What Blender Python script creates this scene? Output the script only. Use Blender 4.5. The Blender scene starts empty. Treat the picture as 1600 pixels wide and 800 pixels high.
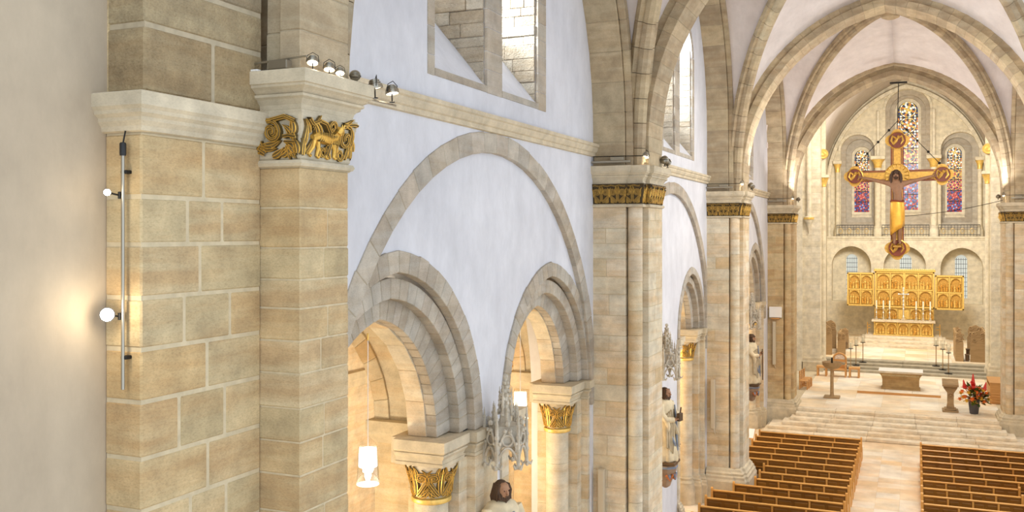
import bpy, bmesh, math, random
from mathutils import Vector, Matrix
from mathutils.geometry import tessellate_polygon
R = math.radians
PI = math.pi
random.seed(7)
sc = bpy.context.scene
col = sc.collection

# ------------------------------------------------------------------ camera, world, light, exposure
cam_d = bpy.data.cameras.new('camera')
cam = bpy.data.objects.new('camera', cam_d)
col.objects.link(cam)
cam.location = (0.92, 0.0, 9.3)
cam.rotation_euler = (R(90), 0, R(23.2))
cam_d.sensor_width = 36.0
cam_d.lens = 36.0 * 1470 / 1600
cam_d.shift_y = -35.0 / 1600
cam_d.clip_start = 0.1
cam_d.clip_end = 400
sc.camera = cam

sc.view_settings.view_transform = 'Standard'
sc.view_settings.look = 'None'
sc.view_settings.gamma = 1.0
sc.view_settings.use_curve_mapping = False
sc.view_settings.exposure = 0.0
sc.cycles.use_denoising = True
sc.cycles.max_bounces = 8
sc.cycles.diffuse_bounces = 5
sc.cycles.glossy_bounces = 3
sc.cycles.transmission_bounces = 6
sc.cycles.transparent_max_bounces = 8
sc.cycles.caustics_reflective = False
sc.cycles.caustics_refractive = False
sc.cycles.sample_clamp_indirect = 6.0

world = bpy.data.worlds.new('daylight')
sc.world = world
world.use_nodes = True
wb = world.node_tree.nodes['Background']
wb.inputs[0].default_value = (0.80, 0.89, 1.0, 1)
wb.inputs[1].default_value = 1.6

def lamp(kind, name, loc, energy, color, size=0.3, target=None, spot=None, blend=0.6, size_y=None):
    d = bpy.data.lights.new(name, kind)
    d.energy = energy
    d.color = color
    if kind == 'AREA':
        d.size = size
        if size_y:
            d.shape = 'RECTANGLE'
            d.size_y = size_y
    else:
        d.shadow_soft_size = size
    if kind == 'SPOT':
        d.spot_size = R(spot or 90)
        d.spot_blend = blend
    o = bpy.data.objects.new(name, d)
    col.objects.link(o)
    o.location = loc
    if target:
        o.rotation_euler = (Vector(target) - Vector(loc)).to_track_quat('-Z', 'Y').to_euler()
    return o

WARM = (1.0, 0.92, 0.78)
SOFT = (1.0, 0.94, 0.84)
# unseen area lights added high in the choir for its warm lamplight
lamp('AREA', 'choir_fill_light', (0.2, 55.0, 17.5), 1450, WARM, 5, (0.2, 63, 0))
lamp('AREA', 'choir_fill_light', (0.2, 65.0, 15.0), 1600, (1.0, 0.95, 0.85), 4, (0.2, 78, 5))
# added area lights in mid-air, without fixtures, brightening the nave floor
lamp('AREA', 'nave_fill_light', (2.6, 38.0, 14.5), 760, SOFT, 2.5, (-0.6, 40, 0))
lamp('AREA', 'nave_fill_light', (2.6, 27.5, 14.5), 640, SOFT, 2.5, (-0.6, 31, 0))
# bare area lights added above the pier ledges to brighten the vault
for px, py in ((4.1, 22.0), (4.1, 34.6), (-4.1, 34.6), (4.1, 47.0), (-4.1, 47.0)):
    lamp('AREA', 'vault_fill_light', (px, py, 11.3), 125, (1.0, 0.94, 0.90), 0.8, (px * 0.1, py + 2, 18.0))
# daylight entering the clerestory windows of the left wall
for yy, pw in ((13.5, 160), (16.0, 2600), (27.3, 900), (29.5, 1300), (39.6, 500), (41.8, 500)):
    lamp('AREA', 'window_daylight', (-9.0, yy - 1.0, 15.0), pw, (0.95, 0.97, 1.0), 1.6, (-6.4, yy + 0.6, 13.2))
# aisle lamps (uplights standing on the arcade imposts)
for yy in (11.6, 17.8, 24.4, 30.7, 37.3, 44.3):
    lamp('POINT', 'aisle_lamp', (-8.3, yy, 4.4), 330, (1.0, 0.82, 0.56), 0.35)

# ------------------------------------------------------------------ small helpers
def srgb(r, g, b):
    f = lambda v: ((v / 255) / 12.92) if v <= 10 else (((v / 255) + 0.055) / 1.055) ** 2.4
    return (f(r), f(g), f(b), 1.0)

XF = False           # choir pieces are laid out in choir units (0.93 m)
def tf(p):
    if XF:
        return (0.93 * p[0] + 0.0365, 0.93 * p[1], 0.93 * p[2])
    return (p[0], p[1], p[2])

def thing(name, label, cat, loc, group=None):
    o = bpy.data.objects.new(name, None)
    o.empty_display_size = 0.2
    col.objects.link(o)
    o.location = tf(loc)
    o['label'] = label
    o['category'] = cat
    if group:
        o['group'] = group
    if cat in ('arch', 'rib', 'boss', 'pier', 'column', 'steps', 'platform'):
        o['kind'] = 'structure'
    return o

def link(name, me, parent=None, kind=None, label=None):
    o = bpy.data.objects.new(name, me)
    col.objects.link(o)
    if parent is not None:
        o.parent = parent
        r = parent
        while r.parent is not None:
            r = r.parent
        if parent.parent is None:
            o.matrix_parent_inverse = Matrix.Translation(-Vector(parent.location))
        # deeper levels: the parent sits at the identity already
    if kind:
        o['kind'] = kind
    if label:
        o['label'] = label
    return o

class MB:
    def __init__(s):
        s.v, s.f, s.m = [], [], []
    def add(s, vs, fs, m=0):
        b = len(s.v)
        s.v.extend([tuple(p) for p in vs])
        for f in fs:
            s.f.append(tuple(b + i for i in f))
            s.m.append(m)
        return s
    def box(s, x0, x1, y0, y1, z0, z1, m=0):
        vs = [(x, y, z) for z in (z0, z1) for y in (y0, y1) for x in (x0, x1)]
        return s.add(vs, [(0, 2, 3, 1), (4, 5, 7, 6), (0, 1, 5, 4), (2, 6, 7, 3), (0, 4, 6, 2), (1, 3, 7, 5)], m)
    def bbox(s, x0, x1, y0, y1, z0, z1, b=0.01, m=0):
        vs, fs = stone8([(x, y, z) for z in (z0, z1) for y in (y0, y1) for x in (x0, x1)], b)
        return s.add(vs, fs, m)
    def tube(s, pts, r, n=8, m=0, cap=True, closed=False):
        pts = [Vector(p) for p in pts]
        k = len(pts)
        rr = r if isinstance(r, (list, tuple)) else [r] * k
        up = Vector((0, 0, 1))
        t0 = (pts[1] - pts[0]).normalized()
        if abs(t0.dot(up)) > 0.9:
            up = Vector((0, 1, 0))
        nx = t0.cross(up).normalized()
        vs = []
        for i in range(k):
            if closed:
                t = (pts[(i + 1) % k] - pts[i - 1]).normalized()
            else:
                t = (pts[min(i + 1, k - 1)] - pts[max(i - 1, 0)]).normalized()
            nx = nx - t * nx.dot(t)
            if nx.length < 1e-6:
                nx = t.orthogonal()
            nx.normalize()
            ny = t.cross(nx)
            for j in range(n):
                a = 2 * PI * j / n
                vs.append(pts[i] + (nx * math.cos(a) + ny * math.sin(a)) * rr[i])
        fs = []
        for i in range(k if closed else k - 1):
            i2 = (i + 1) % k
            for j in range(n):
                j2 = (j + 1) % n
                fs.append((i * n + j, i * n + j2, i2 * n + j2, i2 * n + j))
        if cap and not closed:
            fs.append(tuple(range(n))[::-1])
            fs.append(tuple((k - 1) * n + j for j in range(n)))
        return s.add(vs, fs, m)
    def lathe(s, c, prof, n=16, a0=0.0, a1=2 * PI, m=0, sx=1.0, sy=1.0):
        full = abs(a1 - a0 - 2 * PI) < 1e-6
        k = n if full else n + 1
        vs = []
        for (r, z) in prof:
            for j in range(k):
                a = a0 + (a1 - a0) * j / n
                vs.append((c[0] + r * math.cos(a) * sx, c[1] + r * math.sin(a) * sy, c[2] + z))
        fs = []
        for i in range(len(prof) - 1):
            for j in range(n):
                j2 = (j + 1) % k
                fs.append((i * k + j, i * k + j2, (i + 1) * k + j2, (i + 1) * k + j))
        if prof[0][0] > 1e-5:
            fs.append(tuple(range(k))[::-1])
        if prof[-1][0] > 1e-5:
            fs.append(tuple((len(prof) - 1) * k + j for j in range(k)))
        return s.add(vs, fs, m)
    def ball(s, c, rx, ry=None, rz=None, n=10, m=0):
        ry = ry or rx
        rz = rz or rx
        vs, fs = [], []
        h = max(4, n // 2)
        for i in range(1, h):
            p = PI * i / h
            for j in range(n):
                a = 2 * PI * j / n
                vs.append((c[0] + rx * math.sin(p) * math.cos(a), c[1] + ry * math.sin(p) * math.sin(a), c[2] + rz * math.cos(p)))
        for i in range(h - 2):
            for j in range(n):
                j2 = (j + 1) % n
                fs.append((i * n + j, (i + 1) * n + j, (i + 1) * n + j2, i * n + j2))
        t = len(vs)
        vs.append((c[0], c[1], c[2] + rz))
        vs.append((c[0], c[1], c[2] - rz))
        for j in range(n):
            j2 = (j + 1) % n
            fs.append((t, j, j2))
            fs.append((t + 1, (h - 2) * n + j2, (h - 2) * n + j))
        return s.add(vs, fs, m)
    def prism(s, poly, w0, w1, axis, m=0):
        """poly of (a,b) extruded along an axis: X -> (a,b)=(y,z); Y -> (x,z); Z -> (x,y)"""
        mk = {'X': lambda a, b, w: (w, a, b), 'Y': lambda a, b, w: (a, w, b), 'Z': lambda a, b, w: (a, b, w)}[axis]
        k = len(poly)
        vs = [mk(a, b, w0) for a, b in poly] + [mk(a, b, w1) for a, b in poly]
        tri = tessellate_polygon([[Vector((a, b, 0)) for a, b in poly]])
        fs = [tuple(t) for t in tri] + [tuple(k + i for i in t)[::-1] for t in tri]
        fs += [(i, (i + 1) % k, k + (i + 1) % k, k + i) for i in range(k)]
        return s.add(vs, fs, m)
    def build(s, name, mats, parent=None, smooth=False, kind=None, label=None, fix=True):
        me = bpy.data.meshes.new(name)
        me.from_pydata([tf(p) for p in s.v], [], s.f)
        mats = mats if isinstance(mats, (list, tuple)) else [mats]
        for mt in mats:
            me.materials.append(mt)
        if len(mats) > 1:
            me.polygons.foreach_set('material_index', s.m)
        if fix:
            bm = bmesh.new()
            bm.from_mesh(me)
            bmesh.ops.recalc_face_normals(bm, faces=bm.faces)
            bm.to_mesh(me)
            bm.free()
        if smooth:
            me.polygons.foreach_set('use_smooth', [True] * len(me.polygons))
            if smooth != 'all':
                me.set_sharp_from_angle(angle=R(40))
        me.update()
        return link(name, me, parent, kind, label)

# bevelled hexahedron from eight corners (index i + 2j + 4k)
def _hexa_topology():
    vid = {}
    n = 0
    for k in (0, 1):
        for j in (0, 1):
            for i in (0, 1):
                for ax in range(3):
                    vid[(i, j, k, ax)] = n
                    n += 1
    fs = []
    for ax in range(3):
        o = [a for a in range(3) if a != ax]
        for s_ in (0, 1):
            q = []
            for (p, r) in ((0, 0), (1, 0), (1, 1), (0, 1)):
                c = [0, 0, 0]
                c[ax] = s_
                c[o[0]] = p
                c[o[1]] = r
                q.append(vid[(c[0], c[1], c[2], ax)])
            flip = (s_ == 0) != (ax == 1)
            fs.append(tuple(q[::-1]) if flip else tuple(q))
    for e in range(3):
        o = [a for a in range(3) if a != e]
        for p in (0, 1):
            for r in (0, 1):
                c0 = [0, 0, 0]
                c0[o[0]] = p
                c0[o[1]] = r
                c1 = list(c0)
                c1[e] = 1
                q = (vid[(*c0, o[0])], vid[(*c1, o[0])], vid[(*c1, o[1])], vid[(*c0, o[1])])
                fs.append(q)
    for k in (0, 1):
        for j in (0, 1):
            for i in (0, 1):
                fs.append(tuple(vid[(i, j, k, a)] for a in range(3)))
    return fs
_HF = None
def stone8(c, b=0.012):
    global _HF
    c = [Vector(p) for p in c]
    lx = max(1e-4, (c[1] - c[0]).length)
    ly = max(1e-4, (c[2] - c[0]).length)
    lz = max(1e-4, (c[4] - c[0]).length)
    bu, bv, bw = min(.3, b / lx), min(.3, b / ly), min(.3, b / lz)
    def tri(u, v, w):
        a0 = c[0].lerp(c[1], u)
        a1 = c[2].lerp(c[3], u)
        a2 = c[4].lerp(c[5], u)
        a3 = c[6].lerp(c[7], u)
        return a0.lerp(a1, v).lerp(a2.lerp(a3, v), w)
    vs = []
    for k in (0, 1):
        for j in (0, 1):
            for i in (0, 1):
                ui, vi, wi = (bu if i == 0 else 1 - bu), (bv if j == 0 else 1 - bv), (bw if k == 0 else 1 - bw)
                vs.append(tri(i, vi, wi))
                vs.append(tri(ui, j, wi))
                vs.append(tri(ui, vi, k))
    if _HF is None:
        base = _hexa_topology()
        ctr = Vector((.5, .5, .5))
        bx = [Vector((i, j, k)) for k in (0, 1) for j in (0, 1) for i in (0, 1)]
        vv = []
        for k in (0, 1):
            for j in (0, 1):
                for i in (0, 1):
                    for ax in range(3):
                        p = [.1 if q == 0 else .9 for q in (i, j, k)]
                        p[ax] = (i, j, k)[ax]
                        vv.append(Vector(p))
        out = []
        for f in base:
            p = [vv[i] for i in f]
            nrm = (p[1] - p[0]).cross(p[2] - p[0])
            cc = sum(p, Vector()) / len(p)
            out.append(f if nrm.dot(cc - ctr) > 0 else f[::-1])
        _HF = out
    sgn = (c[1] - c[0]).cross(c[2] - c[0]).dot(c[4] - c[0])
    return vs, (_HF if sgn > 0 else [f[::-1] for f in _HF])

def stone(name, c, mat, parent, b=0.012):
    vs, fs = stone8(c, b)
    me = bpy.data.meshes.new(name)
    me.from_pydata([tf(p) for p in vs], [], fs)
    me.materials.append(mat)
    return link(name, me, parent)

def hexbox(x0, x1, y0, y1, z0, z1):
    return [(x, y, z) for z in (z0, z1) for y in (y0, y1) for x in (x0, x1)]

# ------------------------------------------------------------------ materials
def new_mat(name):
    m = bpy.data.materials.new(name)
    m.use_nodes = True
    nt = m.node_tree
    return m, nt, nt.nodes['Principled BSDF']

def ramp(nt, stops, interp='LINEAR'):
    n = nt.nodes.new('ShaderNodeValToRGB')
    n.color_ramp.interpolation = interp
    el = n.color_ramp.elements
    el[0].position, el[0].color = stops[0]
    el[1].position, el[1].color = stops[-1]
    for p, c in stops[1:-1]:
        e = el.new(p)
        e.color = c
    return n

def mix(nt, kind, fac, a, b):
    n = nt.nodes.new('ShaderNodeMix')
    n.data_type = 'RGBA'
    n.blend_type = kind
    for sock, v in ((n.inputs[0], fac), (n.inputs[6], a), (n.inputs[7], b)):
        if hasattr(v, 'is_linked') or hasattr(v, 'links'):
            nt.links.new(v, sock)
        else:
            sock.default_value = v
    return n.outputs[2]

def noise(nt, scale, detail=4, rough=.55, coord=None, stretch=None):
    n = nt.nodes.new('ShaderNodeTexNoise')
    n.inputs['Scale'].default_value = scale
    n.inputs['Detail'].default_value = detail
    n.inputs['Roughness'].default_value = rough
    g = nt.nodes.new('ShaderNodeNewGeometry')
    src = g.outputs['Position']
    if stretch:
        mp = nt.nodes.new('ShaderNodeMapping')
        mp.inputs['Scale'].default_value = stretch
        nt.links.new(src, mp.inputs[0])
        src = mp.outputs[0]
    nt.links.new(src, n.inputs['Vector'])
    return n

def bump(nt, bs, height, strength=.3, dist=.02):
    b = nt.nodes.new('ShaderNodeBump')
    b.inputs['Strength'].default_value = strength
    b.inputs['Distance'].default_value = dist
    nt.links.new(height, b.inputs['Height'])
    nt.links.new(b.outputs[0], bs.inputs['Normal'])

def stone_mat(name, tones, vein, rough_bump=.35, scale=3.0, strata=2.2, bump_dist=.012, vein_amt=.55):
    """sandstone: one tone per block, iron-coloured bedding, pitted face"""
    m, nt, bs = new_mat(name)
    oi = nt.nodes.new('ShaderNodeObjectInfo')
    k = len(tones)
    rp = ramp(nt, [(i / (k - 1), t) for i, t in enumerate(tones)])
    nt.links.new(oi.outputs['Random'], rp.inputs[0])
    n1 = noise(nt, scale, 5, .6)
    n2 = noise(nt, strata, 4, .62, stretch=(.3, .3, 2.6))
    add = nt.nodes.new('ShaderNodeMath')
    add.operation = 'MULTIPLY_ADD'
    add.inputs[1].default_value = .25
    nt.links.new(oi.outputs['Random'], add.inputs[0])
    nt.links.new(n2.outputs['Fac'], add.inputs[2])
    r2 = ramp(nt, [(.50, (0, 0, 0, 1)), (.78, (1, 1, 1, 1))])
    nt.links.new(add.outputs[0], r2.inputs[0])
    sc_ = nt.nodes.new('ShaderNodeMath')
    sc_.operation = 'MULTIPLY'
    sc_.inputs[1].default_value = vein_amt
    nt.links.new(r2.outputs[0], sc_.inputs[0])
    c1 = mix(nt, 'MIX', sc_.outputs[0], rp.outputs[0], vein)
    r1 = ramp(nt, [(.25, (.72, .72, .72, 1)), (.75, (1.16, 1.16, 1.16, 1))])
    nt.links.new(n1.outputs['Fac'], r1.inputs[0])
    c2 = mix(nt, 'MULTIPLY', 1.0, c1, r1.outputs[0])
    nt.links.new(c2, bs.inputs['Base Color'])
    bs.inputs['Roughness'].default_value = .88
    n3 = noise(nt, 22, 6, .65)
    bump(nt, bs, n3.outputs['Fac'], rough_bump, bump_dist)
    n4 = noise(nt, 34, 5, .75, stretch=(1, 1, 2.2))
    r4 = ramp(nt, [(.30, (.70, .68, .64, 1)), (.52, (1, 1, 1, 1)), (.8, (1.1, 1.1, 1.1, 1))])
    nt.links.new(n4.outputs['Fac'], r4.inputs[0])
    c3 = mix(nt, 'MULTIPLY', min(1.0, .35 + rough_bump), c2, r4.outputs[0])
    nt.links.new(c3, bs.inputs['Base Color'])
    return m

def plain(name, c, rough=.6, metal=0.0, nscale=None, var=.12, bmp=0.0, spec=None):
    m, nt, bs = new_mat(name)
    bs.inputs['Base Color'].default_value = c
    bs.inputs['Roughness'].default_value = rough
    bs.inputs['Metallic'].default_value = metal
    if spec is not None:
        bs.inputs['Specular IOR Level'].default_value = spec
    if nscale:
        n = noise(nt, nscale, 4)
        rp = ramp(nt, [(.3, tuple(v * (1 - var) for v in c[:3]) + (1,)), (.7, tuple(min(1, v * (1 + var)) for v in c[:3]) + (1,))])
        nt.links.new(n.outputs['Fac'], rp.inputs[0])
        nt.links.new(rp.outputs[0], bs.inputs['Base Color'])
        if bmp:
            bump(nt, bs, n.outputs['Fac'], bmp, .01)
    return m

def glow(name, c, strength):
    m, nt, bs = new_mat(name)
    bs.inputs['Base Color'].default_value = (.8, .8, .8, 1)
    bs.inputs['Emission Color'].default_value = c
    bs.inputs['Emission Strength'].default_value = strength
    return m

def plaster_mat(name, c0, c1):
    m, nt, bs = new_mat(name)
    n1 = noise(nt, .55, 5, .6)
    rp = ramp(nt, [(.3, c0), (.68, c1)])
    nt.links.new(n1.outputs['Fac'], rp.inputs[0])
    n2 = noise(nt, 2.2, 6, .7, stretch=(1, 1, .5))
    r2 = ramp(nt, [(.28, (.88, .88, .88, 1)), (.62, (1.02, 1.02, 1.02, 1))])
    nt.links.new(n2.outputs['Fac'], r2.inputs[0])
    c = mix(nt, 'MULTIPLY', 1.0, rp.outputs[0], r2.outputs[0])
    nt.links.new(c, bs.inputs['Base Color'])
    bs.inputs['Roughness'].default_value = .92
    n3 = noise(nt, 7, 7, .7)
    bump(nt, bs, n3.outputs['Fac'], .18, .02)
    return m

M = {}
M['plaster'] = plaster_mat('lime_plaster', srgb(208, 209, 216), srgb(224, 225, 231))
M['plaster_warm'] = plaster_mat('old_warm_plaster', srgb(178, 162, 140), srgb(194, 178, 154))
M['vault'] = plaster_mat('vault_plaster', srgb(220, 210, 206), srgb(234, 227, 224))
VEIN = srgb(176, 128, 72)
M['stone'] = stone_mat('yellow_sandstone', [srgb(190, 170, 130), srgb(208, 188, 148), srgb(204, 178, 132), srgb(214, 196, 158), srgb(194, 176, 136)], VEIN, .5, vein_amt=.45)
M['stone_pale'] = stone_mat('pale_sandstone', [srgb(214, 202, 176), srgb(222, 212, 190), srgb(216, 202, 172), srgb(228, 218, 198), srgb(210, 194, 162)], srgb(206, 170, 118), .25, vein_amt=.55)
M['stone_grey'] = stone_mat('grey_sandstone', [srgb(184, 177, 165), srgb(196, 188, 174), srgb(188, 177, 160), srgb(178, 173, 163), srgb(202, 194, 182)], srgb(160, 134, 98), .35, vein_amt=.35)
M['stone_rough'] = stone_mat('rough_rubble_stone', [srgb(158, 142, 114), srgb(172, 156, 124), srgb(180, 160, 122), srgb(150, 138, 114)], srgb(146, 116, 76), .8, scale=5, bump_dist=.03)
M['stone_rib'] = stone_mat('brown_rib_stone', [srgb(186, 170, 140), srgb(200, 182, 148), srgb(194, 176, 146), srgb(180, 166, 140), srgb(206, 190, 158)], srgb(150, 118, 78), .3, vein_amt=.4)
M['stone_choir'] = stone_mat('cream_choir_stone', [srgb(226, 217, 194), srgb(231, 222, 202), srgb(222, 212, 188), srgb(233, 226, 208)], srgb(212, 194, 156), .15, vein_amt=.25)
M['mortar'] = plain('lime_mortar', srgb(204, 188, 156), .95, nscale=9, var=.12, bmp=.2)
M['mortar_dark'] = plain('grey_mortar', srgb(178, 164, 138), .95, nscale=9, var=.12, bmp=.2)
M['mould'] = stone_mat('moulding_sandstone', [srgb(208, 195, 168), srgb(214, 201, 175)], srgb(194, 170, 134), .12, vein_amt=.15)
M['gold'] = plain('gilding', srgb(228, 184, 92), .36, .8, nscale=30, var=.2)
M['gold_soft'] = plain('matt_gilding', srgb(238, 200, 112), .42, .5, nscale=12, var=.16)
M['gold_deep'] = plain('deep_gilding', srgb(200, 152, 70), .5, .35, nscale=16, var=.3)  # deeper, browner gold for carved grounds and small parts
M['bronze'] = plain('dark_carving_ground', srgb(112, 92, 52), .55, .3, nscale=18, var=.25)
M['bronze_dark'] = plain('deep_carving_ground', srgb(74, 58, 30), .6, .2, nscale=18, var=.25)

def wood_mat(name, c0, c1, rough=.45, stretch=(1, 12, 12), scale=2.0):
    m, nt, bs = new_mat(name)
    n = noise(nt, scale, 5, .6, stretch=stretch)
    oi = nt.nodes.new('ShaderNodeObjectInfo')
    ad = nt.nodes.new('ShaderNodeMath')
    ad.operation = 'MULTIPLY_ADD'
    ad.inputs[1].default_value = .3
    nt.links.new(oi.outputs['Random'], ad.inputs[0])
    nt.links.new(n.outputs['Fac'], ad.inputs[2])
    rp = ramp(nt, [(.35, c0), (.95, c1)])
    nt.links.new(ad.outputs[0], rp.inputs[0])
    nt.links.new(rp.outputs[0], bs.inputs['Base Color'])
    bs.inputs['Roughness'].default_value = rough
    return m
M['oak'] = wood_mat('golden_oak', srgb(112, 72, 14), srgb(150, 100, 30))
M['oak_rail'] = wood_mat('polished_oak_rail', srgb(212, 150, 72), srgb(230, 174, 94), .35)
M['oak_light'] = wood_mat('light_oak', srgb(196, 140, 78), srgb(220, 168, 104), .5)
M['oak_old'] = wood_mat('old_carved_oak', srgb(150, 122, 84), srgb(188, 158, 116), .6)
M['wood_dark'] = wood_mat('dark_wood', srgb(74, 54, 34), srgb(104, 78, 48), .55)
M['iron'] = plain('black_iron', srgb(40, 38, 36), .5, .6)
M['steel'] = plain('brushed_steel', srgb(170, 164, 150), .3, .9)
M['black'] = plain('black_plastic', srgb(28, 28, 28), .5)
M['white'] = plain('white_paint', srgb(240, 238, 234), .55)
M['grey'] = plain('beige_grey_paint', srgb(196, 184, 160), .55)
M['candle'] = plain('candle_wax', srgb(246, 238, 216), .5)
M['silver'] = plain('polished_silver', srgb(228, 222, 206), .25, .7)
M['lit'] = glow('lit_spot_lens', (1.0, .84, .58, 1), 9)
M['lit_soft'] = glow('lit_shade', (1.0, .90, .74, 1), 2.2)
M['bulb'] = glow('lit_bulb', (1.0, .84, .58, 1), 4)
def glass_mat(name, c=(1, 1, 1, 1), gloss=.12):
    m, nt, bs = new_mat(name)
    out = nt.nodes['Material Output']
    t = nt.nodes.new('ShaderNodeBsdfTransparent')
    t.inputs[0].default_value = c
    g = nt.nodes.new('ShaderNodeBsdfGlossy')
    g.inputs['Roughness'].default_value = .05
    mx = nt.nodes.new('ShaderNodeMixShader')
    fr = nt.nodes.new('ShaderNodeLayerWeight')
    fr.inputs[0].default_value = .25
    nt.links.new(fr.outputs['Facing'], mx.inputs[0])
    nt.links.new(t.outputs[0], mx.inputs[1])
    nt.links.new(g.outputs[0], mx.inputs[2])
    nt.links.new(mx.outputs[0], out.inputs[0])
    return m
M['glass'] = glass_mat('clear_glass', (.95, .95, .93, 1))
M['pane'] = glass_mat('leaded_clear_pane', (.85, .88, .9, 1))

# ------------------------------------------------------------------ structural builders
def moulding(mb, path, prof, side=1, m=0, closed=False):
    """profile (out, z) swept along a plan path with mitred corners; side +1: outward is to the right"""
    k = len(path)
    offs = []
    for i in range(k):
        ns = []
        for (a, b) in ((i - 1, i), (i, i + 1)):
            if closed:
                a %= k
                b %= k
            if 0 <= a < k and 0 <= b < k:
                dx, dy = path[b][0] - path[a][0], path[b][1] - path[a][1]
                L = math.hypot(dx, dy) or 1
                ns.append((dy / L * side, -dx / L * side))
        if len(ns) == 1:
            offs.append(ns[0])
        else:
            d = 1 + ns[0][0] * ns[1][0] + ns[0][1] * ns[1][1]
            d = max(d, .3)
            offs.append(((ns[0][0] + ns[1][0]) / d, (ns[0][1] + ns[1][1]) / d))
    p = len(prof)
    vs = []
    for i in range(k):
        for (o, z) in prof:
            vs.append((path[i][0] + offs[i][0] * o, path[i][1] + offs[i][1] * o, z))
    fs = []
    for i in range(k if closed else k - 1):
        i2 = (i + 1) % k
        for j in range(p - 1):
            fs.append((i * p + j, i * p + j + 1, i2 * p + j + 1, i2 * p + j))
        fs.append((i * p + p - 1, i * p, i2 * p, i2 * p + p - 1))
    if not closed:
        fs.append(tuple(range(p)))
        fs.append(tuple((k - 1) * p + j for j in range(p))[::-1])
    mb.add(vs, fs, m)
    return mb

def courses(z0, z1, h, jit=.18, rnd=random):
    zs = [z0]
    while zs[-1] < z1 - h * .6:
        zs.append(zs[-1] + h * (1 + rnd.uniform(-jit, jit)))
    zs[-1] = z1
    return zs

def ashlar(parent, x0, x1, y0, y1, z0, z1, h=.38, gap=.012, mat='stone', bed='mortar', ny=(1, 2), nx=(1, 1), b=.010, rec=.008, name='ashlar_block', jit=.18, prou=.004):
    """a square pier built course by course of single blocks on a mortar bed"""
    mb = MB().box(x0 + rec, x1 - rec, y0 + rec, y1 - rec, z0, z1)
    mb.build('mortar_bed', M[bed], parent)
    zs = courses(z0, z1, h, jit)
    for q in range(len(zs) - 1):
        nyy = ny[q % len(ny)]
        nxx = nx[q % len(nx)]
        ys = [y0] + sorted(y0 + (y1 - y0) * (i + random.uniform(-.16, .16)) / nyy for i in range(1, nyy)) + [y1]
        for j in range(nyy):
            xs = [x0] + sorted(x0 + (x1 - x0) * (i + random.uniform(-.16, .16)) / nxx for i in range(1, nxx)) + [x1]
            for i in range(nxx):
                g = gap / 2
                p = random.uniform(0, prou)
                stone(name, hexbox(xs[i] + (g if i else -p), xs[i + 1] - (g if i < nxx - 1 else -p),
                                   ys[j] + (g if j else -p), ys[j + 1] - (g if j < nyy - 1 else -p),
                                   zs[q] + g, zs[q + 1] - g), M[mat], parent, b)

def plain_arc(c, zs, a, h, stilt=0.0, n=48):
    """pointed (or round, h == a) arch: list of (u, z) from the left springing over the apex to the right one"""
    if h <= a + 1e-6:
        half = [(-a * math.cos(t), h * math.sin(t)) for t in [PI / 2 * i / n for i in range(n + 1)]]
    else:
        rad = (a * a + h * h) / (2 * a)
        cx = -a + rad
        t1 = math.acos(max(-1, min(1, cx / rad)))
        half = [(cx - rad * math.cos(t1 * i / n), rad * math.sin(t1 * i / n)) for i in range(n + 1)]
        half[-1] = (0.0, h)
    left = [(c + x, zs + stilt + z) for x, z in half]
    if stilt > 0:
        left = [(c - a, zs + stilt * i / 4) for i in range(4)] + left
    right = [(2 * c - x, z) for x, z in left[:-1]][::-1]
    return left + right

def resample(poly, n):
    """n pieces of equal length, the apex kept on a joint; returns points and mitred outward normals"""
    k = len(poly) // 2
    def walk(pts, n):
        L = [0]
        for i in range(1, len(pts)):
            L.append(L[-1] + math.dist(pts[i], pts[i - 1]))
        out, j = [], 0
        for q in range(n + 1):
            t = L[-1] * q / n
            while j < len(L) - 2 and L[j + 1] < t:
                j += 1
            f = (t - L[j]) / max(1e-9, L[j + 1] - L[j])
            out.append((pts[j][0] + (pts[j + 1][0] - pts[j][0]) * f, pts[j][1] + (pts[j + 1][1] - pts[j][1]) * f))
        return out
    m = max(1, n // 2)
    pts = walk(poly[:k + 1], m) + walk(poly[k:], m)[1:]
    nr = []
    for i in range(len(pts)):
        ns = []
        for a, b in ((i - 1, i), (i, i + 1)):
            if 0 <= a and b < len(pts):
                dx, dz = pts[b][0] - pts[a][0], pts[b][1] - pts[a][1]
                L = math.hypot(dx, dz) or 1
                ns.append((-dz / L, dx / L))
        if len(ns) == 1:
            nr.append(ns[0])
        else:
            d = max(.4, 1 + ns[0][0] * ns[1][0] + ns[0][1] * ns[1][1])
            nr.append(((ns[0][0] + ns[1][0]) / d, (ns[0][1] + ns[1][1]) / d))
    return pts, nr

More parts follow.
